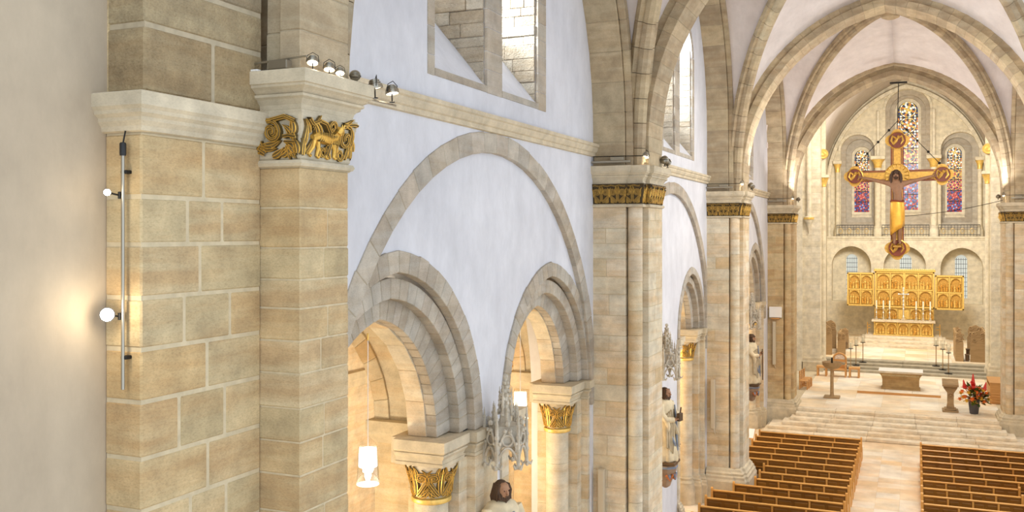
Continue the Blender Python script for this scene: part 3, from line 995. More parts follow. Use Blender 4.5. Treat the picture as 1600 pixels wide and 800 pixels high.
names = ['nearest', 'middle', 'farthest']
M['stone_jamb'] = stone_mat('rough_jamb_stone', [srgb(196, 184, 164), srgb(210, 200, 182), srgb(186, 172, 150)], srgb(170, 146, 112), .9, scale=4, bump_dist=.04)
for bi, B in enumerate(BAYS):
    y0, y1 = B['y0'], B['y1']
    bc, bz, ba = B['blind']
    intr = plain_arc(bc, bz, ba - .33, ba - .33, 0, 40)
    intr = [(min(max(a, y0 + .03), y1 - .03), z) for a, z in intr]
    yl, yr = intr[0][0], intr[-1][0]
    out = [(y0 - .4, 0), (yl, 0)] + intr + [(yr, 0), (y1 + .4, 0), (y1 + .4, 18.6), (y0 - .4, 18.6)]
    wtop = 14.9 if bi == 0 else 15.0
    wl = wall_plate('wall_left', [out] + [win_contour(a, b, wtop)[::-1] for a, b in B['win']], -XW, -7.2, 'plaster')
    # recessed field below the blind arch with the arcade openings
    f = [(yl, 0)]
    for (ac, aa) in B['arcs']:
        o = plain_arc(ac, ZS, aa, aa * 1.05, 0, 24)
        o = [(min(max(a, yl + .02), yr - .02), z) for a, z in o]
        f += [(o[0][0], 0)] + o + [(o[-1][0], 0)]
    f += [(yr, 0)] + intr[::-1]
    ded = [f[0]]
    for p in f[1:]:
        if math.dist(p, ded[-1]) > 1e-4:
            ded.append(p)
    wall_plate('wall_left', [ded], -XW - .09, -6.95, 'plaster')
    # blind arch
    a = thing('blind_arch', '%s round blind arch of grey voussoirs on the white left wall' % names[bi], 'arch', (-XW, bc, bz), 'blind arches of the left wall')
    arch_ring(a, intr, 'X', -XW + .02, -XW - .16, -.014, .33, 34 if bi == 0 else 30, 'stone_grey', rough=.012)
    # string course
    mb = MB()
    moulding(mb, [(-XW, y0), (-XW, y1)], STRING, 1)
    o = mb.build('trim_%d' % (bi + 1), M['mould'], kind='structure')
    # arcade arches of three orders with their responds
    for ai, (ac, aa) in enumerate(B['arcs']):
        k = aa / 2.82
        w1, w2, w3 = .32 * k, .30 * k, .46 * k
        h1, h2, h3 = 2.72 * k, 2.42 * k, 2.04 * k
        lab = '%s arcade arch of the %s bay with three stepped orders and gilded capitals' % (('first', 'second')[ai], names[bi])
        a = thing('arcade_arch', lab, 'arch', (-6.3, ac, 0), 'arches of the left arcade')
        a1, a2, a3 = aa - w1, aa - w1 - w2, aa - w1 - w2 - w3
        nn = 30 if bi == 0 else 22
        arch_ring(a, plain_arc(ac, ZS, a1, h1, 0, 30), 'X', -5.80, -5.96, 0, w1, nn, 'stone_grey', rough=.01)
        arch_ring(a, plain_arc(ac, ZS, a2, aa * 1.05 - w1 - w2, 0, 30), 'X', -5.94, -6.14, 0, w2, nn, 'stone_grey')
        arch_ring(a, plain_arc(ac, ZS, a3, h3, 0, 30), 'X', -6.12, -6.32, 0, w3, nn + 2, 'stone_grey', name='front_voussoir')
        arch_ring(a, plain_arc(ac, ZS, a3, h3, 0, 30), 'X', -6.31, -6.64, -.012, w3, 10, 'stone_pale', gap=.004, b=.004, name='soffit_stone')
        arch_ring(a, plain_arc(ac, ZS, a2, aa * 1.05 - w1 - w2, 0, 30), 'X', -6.62, -6.80, 0, w2, 16, 'stone_pale', name='aisle_voussoir')
        lowz = (2.4, 0.3, 0.3)[bi]
        for sd in (-1, 1):
            yj = lambda r: ac + sd * r
            mm = lambda p, q: (min(p, q), max(p, q))
            if bi == 0 or sd == 1 or ai == 1:
                ashlar(a, -6.95, -5.80, *mm(yj(a1), yj(aa + .02)), lowz, 5.6, .46, .008, 'stone_pale', 'mortar', (1, 1), (1, 1), .006, name='respond_block')
                ashlar(a, -6.90, -5.95, *mm(yj(a2), yj(a1 - .002)), lowz, 5.6, .50, .008, 'stone_pale', 'mortar', (1, 1), (1, 1), .006, name='respond_block')
            else:
                MB().box(-6.95, -5.80, *mm(yj(a1), yj(aa + .02)), lowz, 5.6).box(-6.90, -5.95, *mm(yj(a2), yj(a1)), lowz, 5.6).build('respond', M['stone_pale'], a)
            if lowz > 0:
                MB().box(-6.95, -5.80, *mm(yj(a1), yj(aa + .02)), 0, lowz).box(-6.90, -5.95, *mm(yj(a2), yj(a1)), 0, lowz).build('respond_foot', M['stone_pale'], a)
            # column under the inner order
            r = .28 * max(k, .8)
            yc_ = yj(a3 + r * .95)
            cx = -6.36
            mb = MB().lathe((cx, yc_, 0), [(r * 1.5, 0), (r * 1.5, .5), (r * 1.42, .56), (r * 1.4, .62), (r * 1.3, .68), (r * 1.34, .74), (r * 1.1, .82), (r * 1.15, .9), (r, .95)], 20)
            mb.build('column_base', M['mould'], a, smooth=True)
            zz = [.95] + courses(.95, 4.95, 1.0, .2)[1:]
            for q in range(len(zz) - 1):
                MB().lathe((cx, yc_, 0), [(r - .01, zz[q]), (r, zz[q] + .008), (r, zz[q + 1] - .008), (r - .01, zz[q + 1])], 20).build('column_drum', M['stone_pale'], a, smooth=True)
            MB().lathe((cx, yc_, 0), [(r, 4.93), (r + .045, 4.95), (r + .055, 4.985), (r + .045, 5.02), (r, 5.04)], 20).build('necking', M['gold_soft'], a, smooth=True)
            cap = MB().lathe((cx, yc_, 0), [(r, 5.03), (r + .02, 5.2), (r + .08, 5.42), (r + .14, 5.56), (r + .14, 5.62)], 20).build('capital', M['stone_pale'], a, smooth=True)
            def bellmap(u, v, q, r=r, cx=cx, yc_=yc_):
                an = u / r
                f = max(0, min(1, v / .55))
                rr = r + .015 + .13 * f ** 2 + q
                return Vector((cx + rr * math.cos(an), yc_ + rr * math.sin(an), 5.05 + v))
            if bi < 2 or sd == 1:
                mbc = MB()
                vine(mbc, bellmap, 2 * PI * r, .56, 5 if bi == 0 else 4, .05, False)
                mbc.build('gilded_leaves', [M['gold'], M['bronze']], cap, smooth=True, fix=False)
            # impost over column and responds
            pr = [(0, 5.60), (.035, 5.61), (.035, 5.66), (.02, 5.665), (.03, 5.73), (.075, 5.79), (.075, 5.815), (.055, 5.82), (.10, 5.86), (.10, 6.02), (-.04, 6.03)]
            pth = [(-6.75, yj(a3 - .20)), (-5.93, yj(a3 - .20)), (-5.93, yj(a2 + .05)), (-6.0, yj(a2 + .05)), (-6.0, yj(a1)), (-5.82, yj(a1)), (-5.82, yj(aa + .06))]
            moulding(MB(), pth, pr, 1 if sd == 1 else -1).build('impost', M['mould'], a)
            MB().box(-6.85, -5.94, *mm(yj(a3 - .19), yj(a2 + .04)), 5.61, 6.025).box(-6.85, -6.01, *mm(yj(a2), yj(aa)), 5.61, 6.025).box(-6.85, -5.83, *mm(yj(a1 + .01), yj(aa)), 5.61, 6.025).build('impost_block', M['mould'], a)
            moulding(MB(), [(-6.9, yj(a2)), (-5.95, yj(a2)), (-5.95, yj(a1)), (-5.80, yj(a1)), (-5.80, yj(aa + .06))], [(o_ * .55, z * .8) for o_, z in BASE], 1 if sd == 1 else -1).build('base', M['mould'], a)
    # clerestory windows: stone frame, deep splayed embrasure, leaded glass outside
    w = MB().box(-XW - .02, -XW + .012, B['frame'][0], B['win'][0][0], WB - .12, 16.2)
    win = thing('window_%d' % (bi + 1), '', '', (-6.4, sum(B['frame']) / 2, WB))
    del win['label'], win['category']
    win['kind'] = 'structure'
    edges = [B['frame'][0], B['win'][0][0], B['win'][0][1], B['win'][1][0], B['win'][1][1], B['frame'][1]]
    for (ya, yb) in ((edges[0], edges[1]), (edges[2], edges[3]), (edges[4], edges[5])):
        zs = courses(WB - .12, wtop, .36, .2)
        for q in range(len(zs) - 1):
            stone('frame_block', hexbox(-XW - .05, -XW + .012, ya - .006, yb + .006, zs[q] + .004, zs[q + 1] - .004), M['stone_grey'], win, .006)
    for (ya, yb) in B['win']:
        r = (yb - ya) / 2
        arch_ring(win, plain_arc(ya + r, wtop, r, r), 'X', -XW + .012, -XW - .05, 0, .2, 14, name='frame_voussoir')
        MB().box(-XW - .1, -XW + .02, ya, yb, WB - .11, WB).build('sill_stone', M['stone_grey'], win)
        MB().prism([(-XW - .02, WB), (-7.19, WB), (-7.19, WB + 1.72)], ya, yb, 'Y').build('sloping_sill', M['plaster'], win)
        # jambs of coursed stone
        for (yy, s_) in ((yb, -1), (ya, 1)):
            zs = courses(WB, wtop + .3, .22, .3)
            for q in range(len(zs) - 1):
                cuts = [-7.19] + sorted(random.uniform(-6.9, -6.0) for _ in range(2 if q % 2 else 1)) + [-XW - .05]
                for i in range(len(cuts) - 1):
                    d = random.uniform(.02, .05)
                    stone('jamb_block', hexbox(cuts[i] + .002, cuts[i + 1] - .002, min(yy, yy + s_ * d), max(yy, yy + s_ * d), zs[q] + .002, zs[q + 1] - .002), M['stone_jamb'], win, .012)
        fr = MB().box(-7.19, -7.17, ya, ya + .03, WB + 1.7, wtop)
        for q in range(1, 4):
            fr.box(-7.19, -7.18, ya, yb, WB + 1.7 + q * .4, WB + 1.715 + q * .4)
        fr.box(-7.19, -7.18, (ya + yb) / 2 - .01, (ya + yb) / 2 + .01, WB + 1.7, wtop + r)
        fr.build('glazing_bars', M['iron'], win)
        MB().box(-7.196, -7.192, ya, yb, WB + 1.7, wtop + r).build('pane', M['pane'], win)

# ---- right wall of the last bay (only its far end can be glimpsed)
MB().box(XW, 7.0, 34.6, 47.5, 0, 18.6).build('wall_right', M['plaster'], kind='structure')
MB().box(XW - .12, XW, 34.6, 47.5, 11.02, 11.32).build('trim_4', M['mould'], kind='structure')

# ---- transverse arches, wall arches, ribs and vault webs
def cross_arch(p, label, n=46, double=False):
    a = thing('transverse_arch', label, 'arch', (0, p['c'], Z_TOP), 'arches across the nave')
    poly = plain_arc(0, Z_TOP + p['dz'] + .002, XM, p['h'], .58, 40)
    arch_ring(a, poly, 'Y', p['c'] - p['mh'], p['c'] + p['mh'], 0, .24, n, 'stone_rib', rough=.004)
    arch_ring(a, poly, 'Y', p['c'] - p['mh'] + .09, p['c'] + p['mh'] - .09, .235, .47, n, 'stone_rib', rough=.006, name='upper_voussoir')
    if double:
        q = p['mh'] + .22
        arch_ring(a, poly, 'Y', p['c'] - q, p['c'] + q, .42, .86, n, 'stone_rib')
    return poly
cross_arch(PIERS[0], 'cross arch springing from the big corner pier at the upper left', 40)
cross_arch(PIERS[1], 'pointed sandstone arch across the nave cut by the top picture edge', 50)
cross_arch(PIERS[2], 'pointed grey arch across the nave, the larger of the two fully seen', 50)
cross_arch(PIERS[3], 'pointed brown choir arch in front of the crucifix', 50, True)

for bi, B in enumerate(BAYS):
    y0, y1 = B['y0'], B['y1']
    fc, fst, fa, fk = B['form']
    fh = 5.8
    pa, pb = PIERS[bi], PIERS[bi + 1]
    ya, yb = pa['c'] + pa['mh'] - .1, pb['c'] - pb['mh'] + .1
    zs = Z_TOP - .2
    ym = (pa['c'] + pb['c']) / 2
    O = Vector((0, ym, 18.6))
    for sg in (-1, 1):
        if sg == 1 and bi == 0:
            pass
        poly = plain_arc(fc, zs + .005, fa, fh * fk, fst + .2, 36)
        a = thing('wall_arch', '%s wall arch framing the clerestory on the %s side' % (names[bi], 'left' if sg < 0 else 'right'), 'arch', (sg * XW, fc, zs), 'wall arches under the vault')
        arch_ring(a, poly, 'X', sg * (XO + .02), sg * (XW + .15), 0, .34, 30, 'stone_rib', rough=.004)
        arch_ring(a, poly, 'X', sg * (XO + .01), sg * (XO - .15), .07, .30, 30, 'stone_rib', name='rib_stone')
    # webs
    n = 20
    web = MB()
    for sg in (-1, 1):
        Tp = [(sg * abs(x), z) for x, z in resample(plain_arc(0, zs, XM + .34, 5.75, .7, 40), 2 * n)[0][:n + 1]]
        Fp = resample(plain_arc(fc, zs, fa + .25, fh * fk + .22, fst + .2, 36), 2 * n)[0]
        for (yy, yend, e) in ((ya, pa['c'], 0), (yb, pb['c'], 1)):
            D = []
            for i in range(n + 1):
                th = PI / 2 * i / n
                fx = 1 - math.cos(th)
                st = Vector((sg * (XO - .12), yy, zs))
                D.append(Vector((st.x * (1 - fx), st.y + (ym - st.y) * fx, zs + (18.6 - zs) * math.sin(th) ** .92)))
            T = [Vector((x, yend + (.3 if e == 0 else -.3), z)) for x, z in Tp]
            Fh = Fp[:n + 1] if e == 0 else Fp[n:][::-1]
            Fv = [Vector((sg * (XW - .3), y_, z)) for y_, z in Fh]
            for A_ in (T, Fv):
                m_ = 6
                vs = []
                for i in range(n + 1):
                    for j in range(m_ + 1):
                        f = j / m_
                        p = A_[i].lerp(D[i], f)
                        p.z += .28 * math.sin(PI * f) * (i / n)
                        vs.append(p)
                fs = [(i * (m_ + 1) + j, i * (m_ + 1) + j + 1, (i + 1) * (m_ + 1) + j + 1, (i + 1) * (m_ + 1) + j) for i in range(n) for j in range(m_)]
                web.add(vs, fs)
            lab = '%s vault rib rising from the %s pier on the %s side' % (names[bi], 'west' if e == 0 else 'east', 'left' if sg < 0 else 'right')
            rb = thing('vault_rib', lab, 'rib', (sg * 4.85, yy, zs), 'diagonal ribs of the nave vault')
            sd = Vector((-(ym - yy), (0 - sg * 4.85), 0)).normalized()
            rp = [d + Vector((0, 0, -.02)) for d in D]
            curve_rib(rb, rp, sd, [(-.24, -.1), (-.24, .10), (-.15, .13), (-.15, .20), (-.10, .31), (0, .35), (.10, .31), (.15, .20), (.15, .13), (.24, .10), (.24, -.1)], 22, 'stone_rib')
    wo = web.build('ceiling', M['vault'], smooth='all', kind='structure')
    so = wo.modifiers.new('thickness', 'SOLIDIFY')
    so.thickness = .12
    so.offset = 1
    bs_ = thing('vault_boss', 'round carved boss at the crown of the %s vault bay' % names[bi], 'boss', (0, ym, 18.0))
    MB().lathe((0, ym, 18.0), [(.18, -.02), (.34, .05), (.38, .2), (.3, .45)], 16).build('boss', M['stone_rib'], bs_, smooth=True)

# ---- aisle behind the arcade
MB().box(-12.6, -11.4, 4, 48, 0, 9.5).build('wall_aisle', M['stone_pale'], kind='structure')
MB().box(-12.6, -6.9, 3.6, 4, 0, 9.5).build('wall_aisle_west', M['stone_pale'], kind='structure')
MB().box(-12.6, -6.9, 47.6, 48, 0, 9.5).build('wall_aisle_east', M['stone_pale'], kind='structure')
ysplit = [8.0, 14.8, 21.1, 27.2, 33.7, 40.8, 47.6]
for i in range(6):
    a0, a1 = ysplit[i], ysplit[i + 1]
    web = MB()
    mid, ha, n = (a0 + a1) / 2, (a1 - a0) / 2, 14
    for ix in range(25):
        pass
    vs, fs = [], []
    N = 22
    for ix in range(N + 1):
        for iy in range(N + 1):
            u, v = -1 + 2 * ix / N, -1 + 2 * iy / N
            x, y_ = -9.15 + u * 2.3, mid + v * ha
            z = 6.0 + 2.55 * max(math.sqrt(max(0, 1 - u * u)), math.sqrt(max(0, 1 - v * v)))
            vs.append((x, y_, z))
    for ix in range(N):
        for iy in range(N):
            fs.append((ix * (N + 1) + iy, ix * (N + 1) + iy + 1, (ix + 1) * (N + 1) + iy + 1, (ix + 1) * (N + 1) + iy))
    web.add(vs, fs)
    wo = web.build('ceiling', M['stone_pale'], smooth='all', kind='structure')
    so = wo.modifiers.new('thickness', 'SOLIDIFY')
    so.thickness = .1
    so.offset = 1
    a = thing('aisle_arch', 'warm lit cross arch of the aisle behind the arcade, number %s from the west' % ('one', 'two', 'three', 'four', 'five', 'six')[i], 'arch', (-9.1, a0, 0), 'cross arches of the aisle')
    op = plain_arc(-9.4, 6.0, 1.5, 2.0, 0, 24)
    arch_ring(a, op, 'Y', a0 - .42, a0 + .42, 0, .3, 16, 'stone_pale')
    panel_y('wall_aisle_cross', [[(-11.45, 5.9), (op[0][0] - .02, 5.9)] + op + [(op[-1][0] + .02, 5.9), (-6.85, 5.9), (-6.85, 9.2), (-11.45, 9.2)]], a0 - .38, a0 + .38, 'stone_pale')
    MB().box(-11.45, -11.15, a0 - .4, a0 + .4, 0, 6.0).build('pilaster', M['stone_pale'], a)
    MB().box(-7.9, -6.9, a0 - .4, a0 + .4, 0, 6.0).build('cross_pier', M['stone_pale'], a)
    moulding(MB(), [(-11.45, a0 - .4), (-11.15, a0 - .4), (-11.15, a0 + .4), (-11.45, a0 + .4)], [(0, 5.6), (.1, 5.75), (.12, 5.8), (.12, 6.0), (0, 6.02)], 1).build('impost', M['mould'], a)
    moulding(MB(), [(-6.9, a0 - .4), (-7.9, a0 - .4), (-7.9, a0 + .4), (-6.9, a0 + .4)], [(0, 5.6), (.1, 5.75), (.12, 5.8), (.12, 6.0), (0, 6.02)], -1).build('impost', M['mould'], a)
    b = thing('aisle_wall_arch', 'warm stone wall arch on the outer aisle wall, number %s from the west' % ('one', 'two', 'three', 'four', 'five', 'six')[i], 'arch', (-11.4, mid, 6), 'wall arches of the aisle')
    arch_ring(b, plain_arc(mid, 6.0, ha - .75, 2.1, 0, 24), 'X', -11.42, -11.25, 0, .35, 20, 'stone_pale')
    moulding(MB(), [(-11.4, a0 + .4), (-11.4, a1 - .4)], [(0, 5.62), (.06, 5.66), (.08, 5.8), (.1, 5.84), (.1, 6.0), (0, 6.02)], 1).build('trim_%d' % (5 + i), M['mould'], kind='structure')
    # slender corner shafts with gilded leaf capitals
    for yy in (a0 + .62,):
        cc = thing('aisle_shaft', 'slender aisle wall shaft with gilded leaf capital, number %s from the west' % ('one', 'two', 'three', 'four', 'five', 'six')[i], 'column', (-11.15, yy, 0), 'wall shafts of the aisle')
        MB().lathe((-11.15, yy, 0), [(.28, 0), (.28, .3), (.2, .5), (.17, .55), (.17, 5.0)], 14).build('shaft', M['stone_pale'], cc, smooth=True)
        cp = MB().lathe((-11.15, yy, 0), [(.17, 5.0), (.2, 5.04), (.17, 5.08), (.2, 5.3), (.34, 5.6)], 14).build('capital', M['gold_deep'], cc, smooth=True)
        mbc = MB()
        fm = lambda u, v, q, yy=yy: Vector((-11.15 + (.2 + .12 * (v / .5) ** 2 + q) * math.cos(u / .2), yy + (.2 + .12 * (v / .5) ** 2 + q) * math.sin(u / .2), 5.08 + v))
        for j in range(8):
            leaf(mbc, fm, .2 * 2 * PI * j / 8, .02, PI / 2, .46, .05, .03)
        mbc.build('gilded_leaves', [M['gold'], M['gold_deep']], cp, smooth=True, fix=False)

# ================================================================== CHOIR (laid out in choir units)
XF = True
M['floor_choir'] = stone_mat('warm_choir_marble', [srgb(242, 232, 212), srgb(246, 238, 222), srgb(240, 226, 200), srgb(248, 242, 230)], srgb(232, 196, 140), .03, scale=.9, strata=1.1, vein_amt=.6)
M['step'] = stone_mat('pale_step_stone', [srgb(232, 220, 198), srgb(238, 228, 208)], srgb(214, 182, 136), .06, vein_amt=.5)
M['step_grey'] = stone_mat('grey_step_stone', [srgb(176, 168, 150), srgb(188, 180, 160)], srgb(160, 140, 108), .06, vein_amt=.3)
# steps from the nave up to the crossing
st = thing('choir_steps', 'broad pale stone steps across the nave in front of the pews', 'steps', (0, 48.3, 0))
for k in range(6):
    hw = (6.1, 5.9, 5.3, 4.95, 4.75, 4.7)[k]
    ya = 48.3 + .55 * k
    n = 5
    for i in range(n):
        xa, xb = -hw + 2 * hw * i / n, -hw + 2 * hw * (i + 1) / n
        mb = MB().bbox(xa + .004, xb - .004, ya, ya + (.75 if k < 5 else .62), .15 * k, .15 * (k + 1), .014)
        mb.build('step_block', M['step'], st, fix=False)
    if k < 5:
        MB().box(-hw, hw, ya + .6, 51.6, .15 * k - .001, .15 * (k + 1) - .012).build('step_core', M['step'], st)
MB().box(-9, 9, 51.6, 66, -.2, .895).build('floor', M['mortar'], kind='structure')
fl2 = bpy.data.objects['floor.001']
for ix in range(7):
    for iy in range(11):
        x0, y0 = -4.9 + ix * 1.4, 51.66 + iy * 1.29
        stone('floor_slab', hexbox(x0 + .0015, x0 + 1.3985, y0 + .0015, y0 + 1.2885, .85, .9), M['floor_choir'], fl2, .004)
# steps from the crossing to the high choir
st = thing('choir_steps', 'grey stone steps rising behind the altar table to the high choir', 'steps', (0, 65.6, .9))
for k in range(4):
    ya = 65.6 + .62 * k
    for i in range(4):
        xa, xb = -5.2 + 10.8 * i / 4, -5.2 + 10.8 * (i + 1) / 4
        MB().bbox(xa + .004, xb - .004, ya, ya + .8, .9 + .15 * k, .9 + .15 * (k + 1), .014).build('step_block', M['step_grey'], st, fix=False)
MB().box(-6.4, 6.7, 68.1, 85.2, .8, 1.49).build('floor', M['mortar'], kind='structure')
fl3 = bpy.data.objects['floor.002']
for ix in range(8):
    for iy in range(8):
        x0, y0 = -5.5 + ix * 1.45, 68.15 + iy * 2.0
        stone('floor_slab', hexbox(x0 + .005, x0 + 1.445, y0 + .005, y0 + 1.995, 1.45, 1.5), M['floor_choir'], fl3, .004)
ast_ = thing('altar_steps', 'three low pale steps carrying the golden high altar', 'steps', (0.1, 76, 1.5))
for k, (ya, hw) in enumerate(((75.6, 3.3), (77.1, 3.05), (78.4, 2.75))):
    MB().bbox(.08 - hw, .08 + hw, ya, 81.6, 1.5 + .167 * k, 1.5 + .167 * (k + 1), .02).build('step', M['step'], ast_, fix=False)

# side walls, end wall and vault of the choir
CXC = .22
MB().box(-10.2, -9.2, 50.5, 65, -.2, 25).build('wall_left', M['plaster'], kind='structure')
MB().box(9.6, 10.6, 50.5, 65, -.2, 25).build('wall_right', M['plaster'], kind='structure')
for sg in (-1, 1):
    xw = CXC + sg * 6.15
    MB().box(min(xw, xw + sg * 1), max(xw, xw + sg * 1), 65, 86.5, .5, 26).build('wall_left' if sg < 0 else 'wall_right', M['stone_choir'], kind='structure')
    t = thing('choir_pier', 'tall cream choir pier with slim gilded shafts on the %s of the choir steps' % ('left' if sg < 0 else 'right'), 'pier', (CXC + sg * 5.6, 66, .9))
    t['kind'] = 'structure'
    xi = CXC + sg * 5.05
    x0, x1 = min(xi, CXC + sg * 6.2), max(xi, CXC + sg * 6.2)
    ashlar(t, x0, x1, 65.2, 66.9, 2.1, 22, .42, .010, 'stone_choir', 'mortar', (1, 2), (2, 1), .006, name='ashlar_block')
    MB().box(x0, x1, 65.2, 66.9, .9, 2.1).build('plinth', M['stone_choir'], t)
    moulding(MB(), [(CXC + sg * 6.2, 65.2), (xi, 65.2), (xi, 66.9), (CXC + sg * 6.2, 66.9)], [(.2, .9), (.2, 1.5), (.12, 1.6), (.1, 1.75), (0, 1.85)], 1 if sg < 0 else -1).build('base', M['mould'], t)
    # corbelled shaft on the west face, slim shaft towards the choir
    sx = CXC + sg * 5.75
    MB().lathe((sx, 65.1, 0), [(.02, 10.0), (.12, 10.5), (.3, 10.95), (.3, 11.1), (.16, 11.15), (.16, 21)], 12).build('corbel_shaft', M['stone_choir'], t, smooth=True)
    MB().lathe((sx, 65.1, 0), [(.31, 10.93), (.33, 11.0), (.31, 11.08)], 12).build('gilded_ring', M['gold_soft'], t, smooth=True)
    sx = CXC + sg * 4.95
    MB().lathe((sx, 66.6, 0), [(.2, 1.2), (.2, 1.5), (.15, 1.6), (.15, 13.2)], 12).build('slim_shaft', M['stone_choir'], t, smooth=True)
    cp = MB().lathe((sx, 66.6, 0), [(.15, 13.15), (.19, 13.2), (.17, 13.25), (.24, 13.5), (.34, 13.75)], 12).build('slim_capital', M['gold_soft'], t, smooth=True)
    MB().bbox(sx - .36, sx + .36, 66.2, 67.0, 13.75, 13.95, .03).build('abacus', M['stone_choir'], t, fix=False)
    MB().box(sx - .14, sx + .14, 66.45, 66.75, 13.95, 22).build('upper_shaft', M['stone_choir'], t)
    bo = MB().lathe((0, 0, 0), [(.0, .12), (.12, .14), (.2, .08), (.3, .1), (.34, 0)], 16)
    bo.v = [(sx + v[0], 66.3 - v[2], 15.35 + v[1]) for v in bo.v]
    bo.build('gilded_rosette', M['gold_soft'], t, smooth=True)

YE = 84.0
YU = 85.0
def arched(c, hw, zb, zt, n=12, pointed=0.0):
    """opening outline: sill zb, crown zt"""
    h = hw * (1 + pointed)
    arc = plain_arc(c, zt - h, hw, h, 0, n)
    return [(c - hw, zb)] + arc + [(c + hw, zb)]

LOW = [(-4.0, 1.56, 8.95), (.15, 1.62, 8.98), (4.4, 1.56, 8.85)]
out = [(-6.2, .5), (6.7, .5), (6.7, 9.75), (-6.2, 9.75)]
panel_y('wall_end', [out] + [arched(c, hw, 4.3, zt, 10, .06)[::-1] for c, hw, zt in LOW], YE, YU + .2, 'stone_choir')
moulding(MB(), [(-6.15, YE), (6.5, YE)], [(0, 9.45), (.05, 9.47), (.07, 9.58), (.14, 9.64), (.16, 9.76), (-.1, 9.78)], 1).build('trim_11', M['stone_choir'], kind='structure')
MB().box(-6.2, 6.7, YE + .02, 87.4, 9.72, 9.76).build('floor', M['stone_choir'], kind='structure')
# upper wall with three round-headed niches, each holding a stained window
UP = [(-3.55, 1.36, 10.4, 18.4), (.37, 1.72, 10.4, 22.05), (4.3, 1.42, 10.4, 18.3)]
out = [(-6.2, 9.7), (6.7, 9.7), (6.7, 25.5), (-6.2, 25.5)]
panel_y('wall_end', [out] + [arched(c, hw, 9.76 if 0 else 10.3, zt, 14)[::-1] for c, hw, zb, zt in UP], YU, YU + .55, 'stone_choir')
WINS = [(-3.28, .60, 11.85, 17.2), (.38, .80, 12.0, 21.15), (3.95, .56, 11.8, 17.2)]
NC = [(UP[i][0], UP[i][1]) for i in range(3)]
M['step_in'] = M['stone_choir']
for i, ((c, hw, zb, zt), (wc, wh, wb, wt)) in enumerate(zip(UP, WINS)):
    # stepped embrasure plates, each opening smaller than the one in front
    f = .55
    c1, h1 = c * .45 + wc * .55, hw * .5 + wh * .5 + .14
    for q, (yy, cc, hh, bb, tt, mt) in enumerate(((YU + .55, c1, h1, wb - .9, zt - (hw - h1) - .1, 'stone_grey'), (YU + .95, wc, wh + .22, wb - .45, wt + .26, 'stone_grey'), (YU + 1.3, wc, wh, wb, wt, 'stone_choir'))):
        o_ = [(c - hw - .1, 10.0), (c + hw + .1, 10.0), (c + hw + .1, zt + .3), (c - hw - .1, zt + .3)]
        panel_y('wall_end', [o_, arched(cc, hh, bb, tt, 14)[::-1]], yy, yy + .42, mt)
    # arch moulding round the niche on slender columns
    a = thing('niche_arch', 'moulded round arch over the %s stained glass window' % ('left', 'tall middle', 'right')[i], 'arch', (c, YU, zt - hw), 'window niches of the end wall')
    a['kind'] = 'structure'
    arch_ring(a, plain_arc(c, zt - hw, hw, hw, 0, 20), 'Y', YU - .14, YU + .1, 0, .2, 20, 'stone_choir', name='arch_stone')
for i, (cx, zc) in enumerate(((-5.15, 16.0), (-1.93, 16.3), (2.36, 16.25), (5.75, 16.0))):
    t = thing('gallery_column', ('half column with gilded capital at the left end of the gallery', 'column with gilded capital left of the tall window', 'column with gilded capital right of the tall window', 'half column with gilded capital at the right end of the gallery')[i], 'column', (cx, YU - .2, 9.76), 'columns of the gallery')
    t['kind'] = 'structure'
    r = .26 if i in (1, 2) else .16
    MB().lathe((cx, YU - .2, 0), [(r * 1.7, 9.76), (r * 1.7, 10.3), (r * 1.3, 10.45), (r * 1.35, 10.55), (r, 10.65), (r, zc - .75)], 14).build('shaft', M['stone_choir'], t, smooth=True)
    MB().lathe((cx, YU - .2, 0), [(r * 1.1, zc - .78), (r * 1.25, zc - .7), (r * 1.1, zc - .64), (r * 1.4, zc - .35), (r * 2.1, zc - .08)], 14).build('gilded_capital', M['gold_soft'], t, smooth=True)
    MB().bbox(cx - r * 2.2, cx + r * 2.2, YU - .6, YU + .05, zc - .08, zc + .22, .04).build('abacus', M['stone_choir'], t, fix=False)
    if i in (1, 2):
        MB().lathe((cx, YU - .1, 0), [(.14, zc + .22), (.14, zc + 4.0)], 10).build('upper_shaft', M['stone_choir'], t, smooth=True)

# stained glass
def gl(name, c, s):
    m, nt, bs = new_mat(name)
    bs.inputs['Base Color'].default_value = tuple(v * .4 for v in c[:3]) + (1,)
    bs.inputs['Roughness'].default_value = .3
    bs.inputs['Emission Color'].default_value = c
    bs.inputs['Emission Strength'].default_value = s * .8
    return m
GL = [plain('lead_came', srgb(34, 30, 34), .6), gl('glass_white', srgb(255, 250, 226), 1.15), gl('glass_yellow', srgb(250, 202, 92), .95), gl('glass_amber', srgb(226, 138, 42), .8),
      gl('glass_red', srgb(204, 40, 34), .8), gl('glass_blue', srgb(56, 70, 170), .7), gl('glass_green', srgb(70, 120, 74), .6), gl('glass_pink', srgb(236, 130, 120), .8), gl('glass_pale_blue', srgb(150, 176, 220), .9),
      gl('ground_blue', srgb(44, 52, 128), .5), gl('ground_red', srgb(150, 34, 34), .5), gl('ground_green', srgb(84, 104, 70), .5), gl('ground_ochre', srgb(190, 150, 70), .6)]
